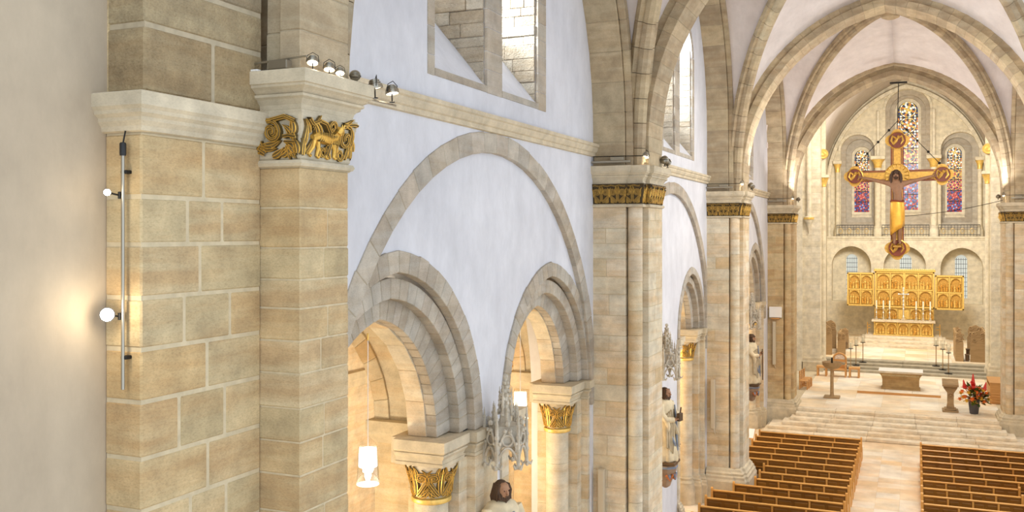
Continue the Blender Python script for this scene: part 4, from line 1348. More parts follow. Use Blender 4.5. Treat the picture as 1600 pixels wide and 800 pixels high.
def rosette(mb, c, y, z, r, pal):
    def disc(cx, cz, rr, m, n=10):
        vs = [(cx + rr * math.cos(2 * PI * q / n), y, cz + rr * math.sin(2 * PI * q / n)) for q in range(n)]
        mb.add(vs + [(a, y + .03, b) for a, _, b in vs], [tuple(range(n))] + [(q, (q + 1) % n, n + (q + 1) % n, n + q) for q in range(n)], m)
    def sector(r0, r1, a0, a1, m):
        n = 3
        vs = [(c + rr * math.cos(a0 + (a1 - a0) * q / n), y, z + rr * math.sin(a0 + (a1 - a0) * q / n)) for rr in (r0, r1) for q in range(n + 1)]
        k = len(vs)
        vs += [(a, y + .03, b) for a, _, b in vs]
        fs = [(q, q + 1, n + 2 + q, n + 1 + q) for q in range(n)] + [(q, q + 1, k + q + 1, k + q) for q in range(n)]
        mb.add(vs, fs, m)
    disc(c, z, r * .2, pal[0])
    g = .05
    for q in range(8):
        sector(r * .25, r * .52, 2 * PI * q / 8 + g, 2 * PI * (q + 1) / 8 - g, pal[1 + q % 2])
    for q in range(8):
        a = 2 * PI * (q + .5) / 8
        disc(c + r * .70 * math.cos(a), z + r * .70 * math.sin(a), r * .155, pal[3 + q % 2], 8)
    for q in range(16):
        sector(r * .88, r * 1.0, 2 * PI * q / 16 + .03, 2 * PI * (q + 1) / 16 - .03, pal[5 + q % 2])
    for sx in (-1, 1):
        for sz in (-1, 1):
            disc(c + sx * r * .86, z + sz * r * .86, r * .13, pal[1], 6)
PALS = [[2, 1, 2, 1, 3, 1, 2], [2, 1, 3, 3, 2, 2, 1], [4, 2, 3, 2, 6, 3, 2], [4, 7, 2, 4, 7, 2, 3], [4, 4, 7, 5, 4, 4, 5], [2, 4, 5, 8, 5, 4, 5], [5, 4, 8, 5, 4, 5, 4], [7, 5, 4, 5, 8, 4, 5]]
for i, (wc, wh, wb, wt) in enumerate(WINS):
    win = thing('window_%d' % (4 + i), '', '', (wc, YU + 1.5, wb))
    del win['label'], win['category']
    win['kind'] = 'structure'
    nrow = (6, 7, 6)[i]
    yg = YU + 1.52
    back = arched(wc, wh - .01, wb + .005, wt - .005, 12)
    panel_y('lead_backing', [back], yg + .09, yg + .12, 'iron', None, win)
    hrow = (wt - wb) / nrow
    for q in range(nrow):
        zc = wt - hrow * (q + .5)
        pal = PALS[(0, 1, 2, 3, 4, 6, 6)[q] if i != 1 else (0, 1, 1, 2, 5, 7, 6)[q]]
        mb = MB()
        r = min(hrow * .49, wh * .96)
        rosette(mb, wc, yg, zc, r, pal)
        # ground glass between the roundels, in a net of lead
        nx_, nz_ = 8, 9
        for gx in range(nx_):
            for gz in range(nz_):
                xa, xb = wc - wh * .96 + wh * 1.92 * gx / nx_, wc - wh * .96 + wh * 1.92 * (gx + 1) / nx_
                za, zb_ = zc - hrow / 2 + hrow * gz / nz_, zc - hrow / 2 + hrow * (gz + 1) / nz_
                if q == 0 and math.hypot((xa + xb) / 2 - wc, max(0, (za + zb_) / 2 - (wt - wh))) > wh * .93:
                    continue
                mb.box(xa + .012, xb - .012, yg + .05, yg + .07, za + .012, zb_ - .012, ((9, 11, 9, 12) if q < 2 else (10, 9, 10, 9) if q % 2 else (9, 10, 9, 12))[(gx * 3 + gz * 5) % 4])
        # border strip of small panes
        if q:
            nb = 6
            for s_ in (-1, 1):
                for b in range(nb):
                    za, zb_ = zc - hrow / 2 + hrow * b / nb + .02, zc - hrow / 2 + hrow * (b + 1) / nb - .02
                    xa, xb = wc + s_ * (wh * .985 - .10), wc + s_ * (wh * .985)
                    if r + .1 < wh * .985 or abs(za + zb_ - 2 * zc) > hrow * .7:
                        mb.box(min(xa, xb), max(xa, xb), yg, yg + .03, za, zb_, pal[1 + b % 3])
        mb.build('glass_panel', GL, win)
        if q:
            MB().box(wc - wh, wc + wh, yg - .03, yg + .04, zc + hrow / 2 - .03, zc + hrow / 2 + .03).build('saddle_bar', M['iron'], win)
    MB().prism([(YU + 1.5, wb), (YU + 1.5, wb - .02), (YU + .97, wb - .5), (YU + .97, wb - .35)], wc - wh - .2, wc + wh + .2, 'X').build('sloping_sill', M['stone_choir'], win)
# lower niche windows
M['pane_day'] = gl('daylit_leaded_glass', srgb(226, 232, 226), .75)
for i, (c, hw, zt) in enumerate(LOW):
    wc = (-4.02, .22, 4.4)[i]
    win = thing('window_%d' % (7 + i), '', '', (wc, YU + .6, 5))
    del win['label'], win['category']
    win['kind'] = 'structure'
    panel_y('niche_back', [[(c - hw - .2, 1.4), (c + hw + .2, 1.4), (c + hw + .2, zt + .3), (c - hw - .2, zt + .3)], arched(wc, .46, 4.7, 8.25, 10)[::-1]], YU + .2, YU + .6, 'stone_choir', None, win)
    panel_y('glass', [arched(wc, .46, 4.7, 8.25, 10)], YU + .5, YU + .53, 'pane_day', None, win)
    fr = MB()
    for q in range(9):
        fr.box(wc - .46, wc + .46, YU + .46, YU + .5, 4.9 + q * .37, 4.925 + q * .37)
    for q in range(5):
        x = wc - .34 + q * .17
        fr.box(x - .012, x + .012, YU + .46, YU + .5, 4.7, 8.0)
    fr.build('leading', M['iron'], win)
# gallery railing
M['rail'] = plain('wrought_iron', srgb(58, 56, 54), .5, .5)
for i, (xa, xb) in enumerate(((-5.2, -2.25), (-1.6, 2.0), (2.7, 5.75))):
    t = thing('gallery_railing', ('wrought iron railing below the left stained window', 'wrought iron railing behind the foot of the cross', 'wrought iron railing below the right stained window')[i], 'railing', (xa, YE + .35, 9.77), 'railing of the end wall gallery')
    y = YE + .35
    MB().box(xa, xb, y - .025, y + .025, 10.68, 10.74).build('top_rail', M['rail'], t)
    MB().box(xa, xb, y - .02, y + .02, 9.9, 9.94).build('bottom_rail', M['rail'], t)
    MB().box(xa, xb, y - .015, y + .015, 10.5, 10.53).build('middle_rail', M['rail'], t)
    n = int((xb - xa) / .22)
    for q in range(n + 1):
        x = xa + (xb - xa) * q / n
        MB().box(x - .014, x + .014, y - .014, y + .014, 9.77, 10.7).build('baluster', M['rail'], t)
    for q in range(0, n - 1, 3):
        x = xa + (xb - xa) * (q + 1.5) / n
        pts = [(x + .14 * math.cos(a * PI / 6), y, 10.22 + .22 * math.sin(a * PI / 6)) for a in range(12)]
        MB().tube(pts, .018, 5, closed=True).build('scroll_ring', M['gold_soft'], t)

# pointed barrel vault over crossing and choir
prof = plain_arc(CXC, 13.6, 6.6, 9.3, 0, 18)
vs = [(x, y, z) for y in (50.6, 86.8) for x, z in prof]
k = len(prof)
o = MB().add(vs, [(i, i + 1, k + i + 1, k + i) for i in range(k - 1)]).build('ceiling', M['vault'], smooth='all', kind='structure')
so = o.modifiers.new('thickness', 'SOLIDIFY')
so.thickness = .2
so.offset = 1
for sg in (-1, 1):
    MB().box(min(CXC + sg * 6.4, CXC + sg * 10.5), max(CXC + sg * 6.4, CXC + sg * 10.5), 50.6, 65.2, 14.5, 14.8).build('ceiling', M['vault'], kind='structure')
a = thing('end_wall_arch', 'slender rounded wall rib framing the three stained windows', 'arch', (CXC, YU - .3, 13))
a['kind'] = 'structure'
arch_ring(a, plain_arc(CXC, 14.2, 5.95, 7.9, 0, 30), 'Y', YU - .35, YU + .02, 0, .3, 40, 'stone_choir', name='rib_stone')
for sg in (-1, 1):
    MB().lathe((CXC + sg * 6.05, YU - .2, 0), [(.14, 9.76), (.14, 14.2)], 10).build('rib_shaft', M['stone_choir'], a, smooth=True)
# wall over the choir arch (both sides), closing nave against crossing
XF = False
wa = plain_arc(0, Z_TOP, XM + .5, 5.75, .4, 30)
out = [(-9.5, 0), (wa[0][0], 0)] + wa + [(wa[-1][0], 0), (9.5, 0), (9.5, 20), (-9.5, 20)]
panel_y('wall_choir_arch', [out], 48.2, 48.6, 'plaster')
XF = True

# ================================================================== HIGH ALTAR AND CHOIR FURNITURE (choir units)
def gable_relief(mb, x0, x1, z0, z1, y, m_frame=0, m_fig=1, figs=4, seed=0):
    """recessed panel: arched frame, dark ground, small carved figures"""
    rnd = random.Random(seed)
    w, h = x1 - x0, z1 - z0
    c = (x0 + x1) / 2
    mb.box(x0, x1, y + .10, y + .14, z0, z1, 2)
    arc = plain_arc(c, z0 + h * .58, w * .5, h * .40, 0, 8)
    for i in range(len(arc) - 1):
        (xa, za), (xb, zb) = arc[i], arc[i + 1]
        mb.add([(xa, y, za), (xb, y, zb), (xb, y, z1), (xa, y, z1), (xa, y + .1, za), (xb, y + .1, zb), (xb, y + .1, z1), (xa, y + .1, z1)],
               [(0, 1, 2, 3), (0, 4, 5, 1), (3, 2, 6, 7)], m_frame)
    mb.tube([(a, y - .015, b) for a, b in arc], .028, 5, m_frame)
    for q in range(figs):
        fx = x0 + w * (q + .5 + rnd.uniform(-.15, .15)) / figs
        fh = h * rnd.uniform(.42, .66)
        yy = y + .05 - rnd.uniform(0, .05)
        r = w * .42 / figs
        mb.lathe((fx, yy, z0), [(r * 1.15, 0), (r * 1.0, fh * .35), (r * .8, fh * .6), (r * .9, fh * .75), (r * .3, fh * .86)], 7, m=m_fig if rnd.random() > .3 else m_frame)
        mb.ball((fx + rnd.uniform(-.02, .02), yy - .02, z0 + fh * .95), r * .48, n=7, m=m_frame)
        mb.tube([(fx - r, yy - .03, z0 + fh * .6), (fx, yy - r, z0 + fh * .5), (fx + r * rnd.uniform(.6, 1.2), yy - r, z0 + fh * rnd.uniform(.5, .75))], r * .26, 5, m_fig)
    for q in range(3):
        mb.ball((x0 + w * rnd.uniform(.15, .85), y + .06, z0 + h * rnd.uniform(.02, .12)), w * .09, w * .05, w * .06, 6, m_fig)

RM = [M['gold_soft'], plain('figure_gilding', srgb(222, 168, 78), .45, .6, nscale=8, var=.35), M['gold_deep']]
ret = thing('altarpiece', 'large golden carved altarpiece with open wings behind the candles', 'altarpiece', (.14, 80.9, 3.2))
yr = 80.6
def case(name, x0, x1, z0, z1, rows, cols, y, figs=4, sd=0, mid=True):
    mb = MB()
    mb.box(x0, x1, y + .15, y + .42, z0, z1)
    f = .13
    for (a, b, c, d) in ((x0, x0 + f, z0, z1), (x1 - f, x1, z0, z1), (x0, x1, z0, z0 + f), (x0, x1, z1 - f, z1)):
        mb.bbox(a, b, y - .06, y + .2, c, d, .02)
    body = mb.build(name, M['gold_soft'], ret)
    iw, ih = (x1 - x0 - 2 * f) / cols, (z1 - z0 - 2 * f) / rows
    bars = MB()
    for c in range(1, cols):
        x = x0 + f + iw * c
        wd = .09 if (mid and c == cols / 2 and cols == 4) else .05
        bars.bbox(x - wd, x + wd, y - .07, y + .16, z0 + f, z1 - f, .015)
    for r_ in range(1, rows):
        z = z0 + f + ih * r_
        bars.bbox(x0 + f, x1 - f, y - .05, y + .16, z - .06, z + .06, .015)
    bars.build('panel_bars', M['gold_soft'], body)
    for r_ in range(rows):
        for c in range(cols):
            mb = MB()
            gable_relief(mb, x0 + f + iw * c + .07, x0 + f + iw * (c + 1) - .07, z0 + f + ih * r_ + .08, z0 + f + ih * (r_ + 1) - .07, y, figs=figs, seed=sd + r_ * 7 + c)
            mb.build('relief_panel', RM, body, fix=False)
    return body
case('centre_case', -2.02, 2.33, 4.12, 6.98, 2, 4, yr)
case('wing', -4.13, -2.06, 4.18, 6.86, 2, 2, yr + .1, sd=40)
case('wing', 2.37, 4.42, 4.06, 6.74, 2, 2, yr - .05, sd=80)
mb = MB().bbox(-2.1, 2.41, yr - .14, yr + .45, 6.98, 7.12, .03)
for q in range(30):
    mb.ball((-2.0 + 4.3 * q / 29, yr - .05, 7.16), .05, .05, .07, 6)
mb.build('cresting', M['gold_soft'], ret)
body = MB().box(-2.06, 2.3, yr + .16, yr + .5, 3.2, 4.12).build('predella', M['gold_soft'], ret)
for q in range(5):
    x0 = -2.06 + 4.36 * q / 5
    mb = MB()
    if q == 2:
        mb.bbox(x0 + .04, x0 + .83, yr - .1, yr + .12, 3.24, 3.96, .03)
        mb.bbox(x0 + .16, x0 + .71, yr - .12, yr, 3.34, 3.86, .02)
    else:
        gable_relief(mb, x0 + .05, x0 + .82, 3.26, 4.04, yr, figs=4, seed=120 + q)
    mb.build('predella_panel', RM, body, fix=False)
alt = thing('high_altar', 'golden altar block with five arched panels under the altarpiece', 'altar', (.1, 79.9, 2.0))
ya = 79.5
MB().box(-2.0, 2.18, ya + .15, 80.55, 2.04, 3.06).build('block', M['gold_soft'], alt)
MB().bbox(-2.22, 2.38, ya - .12, 80.6, 3.06, 3.2, .02).build('mensa', M['step'], alt, fix=False)
MB().bbox(-2.1, 2.26, ya - .05, 80.6, 2.0, 2.1, .02).build('plinth', M['gold_soft'], alt, fix=False)
for q in range(5):
    x0 = -2.0 + 4.18 * q / 5
    mb = MB()
    gable_relief(mb, x0 + .08, x0 + .76, 2.14, 2.98, ya + .04, figs=3, seed=200 + q)
    mb.build('front_panel', RM, alt, fix=False)
for q in range(6):
    x0 = -2.0 + 4.18 * q / 5
    MB().lathe((x0, ya + .08, 0), [(.07, 2.1), (.07, 2.16), (.045, 2.2), (.045, 2.9), (.075, 2.98), (.075, 3.06)], 8).build('front_colonnette', M['gold_soft'], alt, smooth=True)
for sx in (-2.55, 2.7):
    t = thing('altar_side_rail', 'short gilded rail fixed at the %s end of the high altar' % ('left' if sx < 0 else 'right'), 'rail', (sx, 80.2, 2.0))
    MB().box(sx - .03, sx + .03, 80.1, 80.16, 2.0, 2.95).build('post', M['gold_deep'], t)
    for z in (2.5, 2.72):
        MB().box(min(sx, sx * .9), max(sx, sx * .9), 80.1, 80.14, z, z + .05).build('bar', M['gold_deep'], t)

# candlesticks and cross on the high altar
LBL = ['outermost candlestick on the left half of the high altar', 'middle candlestick on the left half of the high altar', 'candlestick just left of the altar cross',
       'candlestick just right of the altar cross', 'middle candlestick on the right half of the high altar', 'outermost candlestick on the right half of the high altar']
for i, x in enumerate((-1.87, -1.36, -.9, 1.02, 1.52, 2.02)):
    t = thing('altar_candlestick', 'silver ' + LBL[i] + ', with white candle', 'candlestick', (x, 79.75, 3.2), 'candlesticks on the high altar')
    MB().lathe((x, 79.75, 3.2), [(.2, 0), (.2, .03), (.14, .07), (.06, .12), (.1, .18), (.045, .24), (.04, .5), (.08, .56), (.035, .62), (.035, .8), (.11, .88), (.11, .9)], 12).build('stick', M['silver'], t, smooth=True)
    MB().lathe((x, 79.75, 3.2), [(.055, .9), (.055, 1.5), (.02, 1.53)], 10).build('candle', M['candle'], t, smooth=True)
    MB().lathe((x, 79.75, 3.2), [(.012, 1.53), (.012, 1.58)], 6).build('wick', M['black'], t)
t = thing('altar_cross', 'slim silver cross standing between the candles on the high altar', 'cross', (.1, 79.95, 3.2))
MB().lathe((.1, 79.95, 3.2), [(.26, 0), (.26, .04), (.16, .1), (.08, .2), (.1, .28), (.06, .34), (.05, .7)], 12).build('foot', M['silver'], t, smooth=True)
mb = MB().bbox(.055, .145, 79.93, 79.97, 3.88, 5.75, .01)
mb.build('upright', M['silver'], t, fix=False)
MB().bbox(-.26, .46, 79.93, 79.97, 5.2, 5.3, .01).build('crossbar', M['silver'], t, fix=False)
for x, z in [(.1, q) for q in (4.1, 4.4, 4.7, 5.0, 5.25, 5.55, 5.72)] + [(-.24, 5.25), (.44, 5.25)]:
    MB().ball((x, 79.92, z), .07, n=8).build('crystal_knop', M['white'], t, smooth=True)

# tall floor candle stands with glass shades
CS = [(-2.98, 66.1, 1.05, 'lowest of the three on the left'), (-2.68, 66.7, 1.2, 'middle of the three on the left'), (-2.28, 67.3, 1.35, 'highest of the three on the left'),
      (2.9, 66.1, 1.05, 'lowest of the three on the right'), (2.58, 66.7, 1.2, 'middle of the three on the right'), (2.2, 67.3, 1.35, 'highest of the three on the right')]
for x, y, z, lb in CS:
    t = thing('candle_stand', 'thin candle stand with glass shade, ' + lb, 'candle stand', (x, y, z), 'candle stands flanking the grey steps')
    MB().lathe((x, y, z), [(.24, 0), (.24, .03), (.05, .06), (.03, .1)], 12).build('foot', M['iron'], t, smooth=True)
    MB().lathe((x, y, z), [(.028, .05), (.028, 1.3), (.02, 1.32)], 8).build('pole', M['oak_old'], t, smooth=True)
    MB().lathe((x, y, z), [(.02, 1.3), (.17, 1.34), (.17, 1.36), (.02, 1.36)], 12).build('dish', M['iron'], t, smooth=True)
    MB().lathe((x, y, z), [(.06, 1.36), (.06, 1.72), (.01, 1.74)], 10).build('candle', M['candle'], t, smooth=True)
    mb = MB().lathe((x, y, z), [(.13, 1.36), (.135, 1.9)], 14)
    mb.f, mb.m = mb.f[:14], mb.m[:14]
    mb.build('glass_shade', M['glass'], t, smooth=True, fix=False)

# altar table on its platform
t = thing('altar_platform', 'low stone platform under the altar table', 'platform', (.1, 58.8, .9))
for i in range(3):
    MB().bbox(-2.1 + 1.45 * i + .004, -2.1 + 1.45 * (i + 1) - .004, 57.2, 60.8, .9, 1.05, .015).build('platform_slab', M['floor_choir'], t, fix=False)
MB().box(-2.1, 2.25, 57.19, 57.3, .9, 1.03).build('riser', M['oak_light'], t)
t = thing('altar_table', 'stone altar table with white cloth top in the crossing', 'altar', (.18, 58.7, 1.05))
mb = MB()
vs, fs = [], []
for (z, sx, sy) in ((1.05, 1.04, .52), (1.12, 1.04, .52), (1.14, .98, .46), (1.62, .98, .46), (1.8, 1.02, .5), (1.95, 1.12, .62), (2.0, 1.12, .62)):
    vs += [(.18 - sx, 58.75 - sy, z), (.18 + sx, 58.75 - sy, z), (.18 + sx, 58.75 + sy, z), (.18 - sx, 58.75 + sy, z)]
for i in range(6):
    fs += [(i * 4 + j, i * 4 + (j + 1) % 4, i * 4 + 4 + (j + 1) % 4, i * 4 + 4 + j) for j in range(4)]
fs += [(3, 2, 1, 0), (24, 25, 26, 27)]
mb.add(vs, fs).build('pedestal', stone_mat('altar_stone', [srgb(186, 154, 104), srgb(196, 166, 118)], srgb(150, 108, 62), .2), t)
mb = MB()
for q in range(22):
    xx = -.75 + 1.85 * q / 21
    mb.ball((xx, 58.75 - .56, 1.87), .06, .05, .06, 6)
mb.build('leaf_frieze', M['stone'], t)
MB().bbox(-.98, 1.34, 58.06, 59.44, 2.0, 2.1, .015).build('mensa', M['step'], t, fix=False)
MB().bbox(-1.0, 1.36, 58.04, 59.46, 2.1, 2.125, .008).build('altar_cloth', M['white'], t, fix=False)

# wooden bowl stand
t = thing('bowl_stand', 'wooden bowl on a slim brown post left of the altar table', 'stand', (-3.3, 55, .9))
MB().bbox(-3.72, -2.88, 54.6, 55.4, .9, .99, .02).build('foot', M['oak_old'], t, fix=False)
MB().lathe((-3.3, 55, .9), [(.12, .09), (.10, .2), (.085, 1.5), (.11, 1.6)], 12).build('post', M['oak_old'], t, smooth=True)
MB().lathe((-3.3, 55, .9), [(.1, 1.58), (.34, 1.64), (.5, 1.8), (.54, 1.98), (.50, 1.98), (.4, 1.84), (.05, 1.78)], 22).build('bowl', M['oak_old'], t, smooth=True)
MB().lathe((-3.3, 55, .9), [(.05, 1.78), (.05, 2.2), (.02, 2.22)], 10).build('candle_pin', M['iron'], t, smooth=True)

# ambo
t = thing('ambo', 'stone lectern on a narrow shaft beside the flower vase', 'lectern', (2.6, 53.2, .9))
sg_ = stone_mat('ambo_stone', [srgb(172, 146, 108), srgb(182, 156, 116)], srgb(140, 108, 70), .25)
MB().bbox(2.22, 2.98, 52.75, 53.65, .9, .98, .02).bbox(2.32, 2.88, 52.85, 53.55, .98, 1.06, .02).build('foot', sg_, t, fix=False)
mb = MB().prism([(2.42, 1.06), (2.80, 1.06), (2.76, 1.3), (2.76, 1.85), (2.92, 2.1), (2.94, 2.2), (2.26, 2.2), (2.28, 2.1), (2.46, 1.85), (2.46, 1.3)], 53.0, 53.4, 'Y')
mb.build('shaft', sg_, t)
MB().prism([(52.8, 2.2), (53.6, 2.42), (53.6, 2.5), (52.8, 2.3)], 2.22, 2.98, 'X').build('desk', sg_, t)
mb = MB()
pts = [(2.61 + .13 * math.cos(a * PI / 8), 52.98, 1.72 + .13 * math.sin(a * PI / 8)) for a in range(16)]
mb.tube(pts, .03, 6, closed=True).ball((2.61, 52.98, 1.72), .06, .03, .06, 8)
mb.build('roundel', M['oak_old'], t, smooth=True)

# flower vase
t = thing('flower_vase', 'tall grey vase of red and orange flowers by the right pier', 'flowers', (3.68, 52.9, .9))
MB().lathe((3.68, 52.9, .9), [(.19, 0), (.2, .02), (.28, .72), (.29, .75), (.25, .75), (.2, .6)], 18).build('vase', plain('slate_grey', srgb(84, 84, 92), .5), t, smooth=True)
rnd = random.Random(5)
M['leaf'] = plain('leaf_green', srgb(84, 104, 40), .5, nscale=3, var=.3)
M['leaf2'] = plain('leaf_dark', srgb(52, 76, 30), .5)
M['fl_red'] = plain('red_petals', srgb(214, 60, 52), .5)
M['fl_or'] = plain('orange_petals', srgb(238, 134, 54), .5)
M['fl_yel'] = plain('yellow_petals', srgb(238, 196, 72), .5)
c0 = Vector((3.68, 52.9, 1.6))
mb = MB()
for q in range(46):
    a, el = rnd.uniform(0, 2 * PI), rnd.uniform(-.25, 1.3)
    d = Vector((math.cos(a) * math.cos(el), math.sin(a) * math.cos(el), math.sin(el)))
    mb.tube([c0, c0 + d * .3 + Vector((0, 0, .1)), c0 + d * rnd.uniform(.5, .8) + Vector((0, 0, .05))], .012, 4)
mb.build('stems', M['leaf2'], t)
def petal_leaf(p, d, L, w, m, name):
    d = d.normalized()
    s_ = d.cross(Vector((0, 0, 1)))
    s_ = s_.normalized() if s_.length > .1 else Vector((1, 0, 0))
    n_ = s_.cross(d)
    vs = [p, p + d * L * .35 + s_ * w + n_ * .02, p + d * L * .35 + n_ * -.02, p + d * L * .35 - s_ * w + n_ * .02, p + d * L * .7 + s_ * w * .7, p + d * L * .7 - s_ * w * .7, p + d * L * .7 - n_ * .02, p + d * L]
    vs = [v + n_ * 0 for v in vs] + [v - n_ * .008 for v in vs]
    f = [(0, 1, 2), (0, 2, 3), (1, 4, 6, 2), (2, 6, 5, 3), (4, 7, 6), (6, 7, 5)]
    MB().add(vs, f + [tuple(8 + i for i in q)[::-1] for q in f]).build(name, m, t, fix=False)
for q in range(130):
    a, el = rnd.uniform(0, 2 * PI), rnd.uniform(-.35, 1.2)
    d = Vector((math.cos(a) * math.cos(el), math.sin(a) * math.cos(el), math.sin(el) + .1))
    if d.x < -.45:
        continue
    petal_leaf(c0 + d * rnd.uniform(.35, .62), d + Vector((0, 0, rnd.uniform(-.5, .4))), rnd.uniform(.24, .38), .075, M['leaf' if q % 3 else 'leaf2'], 'leaf')
def bloom(p, r, m, n=10):
    r *= 1.3
    mb = MB()
    mb.ball(p, r * .35, n=8)
    for k in range(n):
        a = 2 * PI * k / n
        for el, L in ((.1, 1.0), (.8, .75)):
            d = Vector((math.cos(a + el) * math.cos(el), math.sin(a + el) * math.cos(el), math.sin(el)))
            s_ = Vector((-math.sin(a + el), math.cos(a + el), 0))
            P = Vector(p)
            b = len(mb.v)
            mb.add([P, P + d * r * L * .6 + s_ * r * .25, P + d * r * L, P + d * r * L * .6 - s_ * r * .25, P - Vector((0, 0, .02))], [(0, 1, 2, 3), (0, 3, 4), (0, 4, 1), (1, 4, 2), (2, 4, 3)])
    mb.build('flower', m, t, fix=False)
for (dx, dy, dz, r, m) in ((-.42, -.3, .15, .16, 'fl_or'), (-.1, -.45, .05, .19, 'fl_or'), (.3, -.42, .12, .17, 'fl_yel'), (.5, -.2, .25, .15, 'fl_or'), (-.6, -.1, .3, .14, 'fl_yel'), (-.25, -.4, .38, .16, 'fl_yel'), (.1, -.42, .42, .2, 'fl_or'),
                           (-.05, -.35, .68, .22, 'fl_red'), (.4, -.25, .5, .15, 'fl_yel'), (-.45, -.2, .62, .17, 'fl_red'), (.65, -.05, .05, .14, 'fl_yel'), (-.65, -.15, 0, .14, 'fl_or'), (.15, -.5, .2, .17, 'fl_or'), (-.35, -.45, -.02, .15, 'fl_yel'), (.42, -.4, -.04, .16, 'fl_or'), (-.55, -.3, .42, .15, 'fl_or'), (.3, -.35, .32, .16, 'fl_red'), (-.2, -.3, .55, .16, 'fl_or'), (.22, -.3, .6, .16, 'fl_or'), (-.5, -.25, .12, .15, 'fl_yel'), (.55, -.3, .38, .15, 'fl_or'), (0, -.5, -.1, .16, 'fl_yel'), (-.1, -.2, .86, .15, 'fl_red')):
    bloom(tuple(c0 + Vector((dx, dy, dz))), r, M[m])
for (dx, dz, lean, L) in ((-.05, .84, .0, .42), (-.42, .62, -.2, .32), (.46, .56, .22, .32)):
    mb = MB()
    for q in range(9):
        f = q / 8
        p = c0 + Vector((dx + lean * f * L, -.15, dz + f * L))
        mb.ball(tuple(p), .11 * (1 - f * .7), .10 * (1 - f * .7), .08, 6)
    mb.tube([tuple(c0 + Vector((dx * .4, -.05, .1))), tuple(c0 + Vector((dx, -.15, dz)))], .016, 4)
    mb.build('flower_spike', M['fl_red'], t, smooth=True)

# president's chair and two stools
t = thing('throne_chair', 'light oak armchair with round arched back between two stools', 'chair', (-3.5, 63.3, .9))
for x in (-3.93, -3.15):
    for y in (62.95, 63.55):
        MB().bbox(x, x + .09, y, y + .09, .9, 1.36 if y < 63.2 else 1.98, .01).build('leg', M['oak_light'], t, fix=False)
MB().bbox(-3.93, -3.06, 62.95, 63.64, 1.32, 1.4, .015).build('seat', M['oak_light'], t, fix=False)
for x in (-3.93, -3.15):
    MB().bbox(x, x + .09, 62.95, 63.6, 1.64, 1.7, .01).bbox(x, x + .09, 62.95, 63.04, 1.38, 1.66, .01).build('armrest', M['oak_light'], t, fix=False)
arc = plain_arc(-3.495, 1.96, .38, .38, 0, 12)
MB().tube([(a, 63.6, b) for a, b in arc], .06, 6).build('arched_top', M['oak_light'], t, smooth=True)
MB().bbox(-3.86, -3.13, 63.57, 63.63, 1.4, 1.62, .01).bbox(-3.86, -3.13, 63.57, 63.63, 1.78, 1.96, .01).bbox(-3.6, -3.4, 63.57, 63.63, 1.6, 1.8, .01).build('backrest', M['oak_light'], t, fix=False)
MB().lathe((0, 0, 0), [(0, -.01), (.3, 0), (.3, .02), (0, .03)], 18).v
mb = MB().prism([(-3.495 + .3 * math.cos(a * PI / 10), 1.98 + .3 * math.sin(a * PI / 10)) for a in range(11)], 63.58, 63.62, 'Y')
mb.build('painted_lunette', plain('pale_cloth', srgb(232, 214, 196), .8, nscale=14, var=.25), t)
for nm, x0, x1 in (('left', -4.87, -4.21), ('right', -2.93, -2.25)):
    t = thing('stool', 'light oak stool on the %s of the arched chair' % nm, 'stool', ((x0 + x1) / 2, 63.3, .9), 'stools beside the arched chair')
    MB().bbox(x0, x1, 63.0, 63.6, 1.42, 1.54, .015).build('seat', M['oak_light'], t, fix=False)
    for x in (x0 + .02, x1 - .13):
        for y in (63.02, 63.48):
            MB().bbox(x, x + .11, y, y + .1, .9, 1.43, .01).build('leg', M['oak_light'], t, fix=False)
        MB().bbox(x + .02, x + .09, 63.05, 63.55, 1.0, 1.06, .01).build('stretcher', M['oak_light'], t, fix=False)

# carved choir stalls
def stall(x0, x1, y0, y1, h, label, seatside):
    t = thing('choir_stall', label, 'choir stall', ((x0 + x1) / 2, y0, 1.5), 'carved stalls of the choir')
    xb = x1 if seatside < 0 else x0       # back rail stands on this side
    for y in (y0, y1 - .12):
        poly = [(x0, 1.5), (x1, 1.5), (x1, 1.5 + h * .62), (x1 - .06, 1.5 + h * .7), (x1 - .02, 1.5 + h * .8), (x1 - .12, 1.5 + h * .92), ((x0 + x1) / 2 + .08, 1.5 + h), ((x0 + x1) / 2 - .1, 1.5 + h * .97), (x0 + .1, 1.5 + h * .9), (x0 + .03, 1.5 + h * .78), (x0 + .07, 1.5 + h * .66), (x0, 1.5 + h * .58)]
        pn = MB().prism(poly, y, y + .12, 'Y').build('end_panel', M['oak_old'], t)
        mb = MB()
        for s_, zz in ((-1, .9), (1, .86), (-1, .7), (1, .72)):
            cx = (x0 + x1) / 2 + s_ * (x1 - x0) * .26
            mb.tube([(a, y - .01, b) for a, b in spiral(cx, 1.5 + h * zz, .14 * h / 2, 1.3, 0, s_, 12)], .035, 5)
        mb.build('carved_scrolls', M['oak_old'], pn, smooth=True)
    n = max(2, int((y1 - y0) / .9))
    for q in range(n):
        ya_, yb_ = y0 + .12 + (y1 - y0 - .24) * q / n, y0 + .12 + (y1 - y0 - .24) * (q + 1) / n
        MB().bbox(min(xb, xb + seatside * .1), max(xb, xb + seatside * .1), ya_, yb_ - .02, 1.5, 1.5 + h * .72, .01).build('back_panel', M['oak_old'], t, fix=False)
        mb = MB()
        mb.tube([(xb + seatside * .05, ya_ + (yb_ - ya_) * f / 8, 1.5 + h * (.74 + .16 * math.sin(PI * f / 8))) for f in range(9)], .06, 6)
        mb.ball((xb + seatside * .05, (ya_ + yb_) / 2, 1.5 + h * .93), .1, .16, .09, 8)
        mb.build('carved_crest', M['oak_old'], t, smooth=True)
    MB().bbox(min(xb, xb + seatside * .5), max(xb, xb + seatside * .5), y0 + .12, y1 - .12, 1.92, 1.98, .01).build('seat', M['wood_dark'], t, fix=False)
    return t
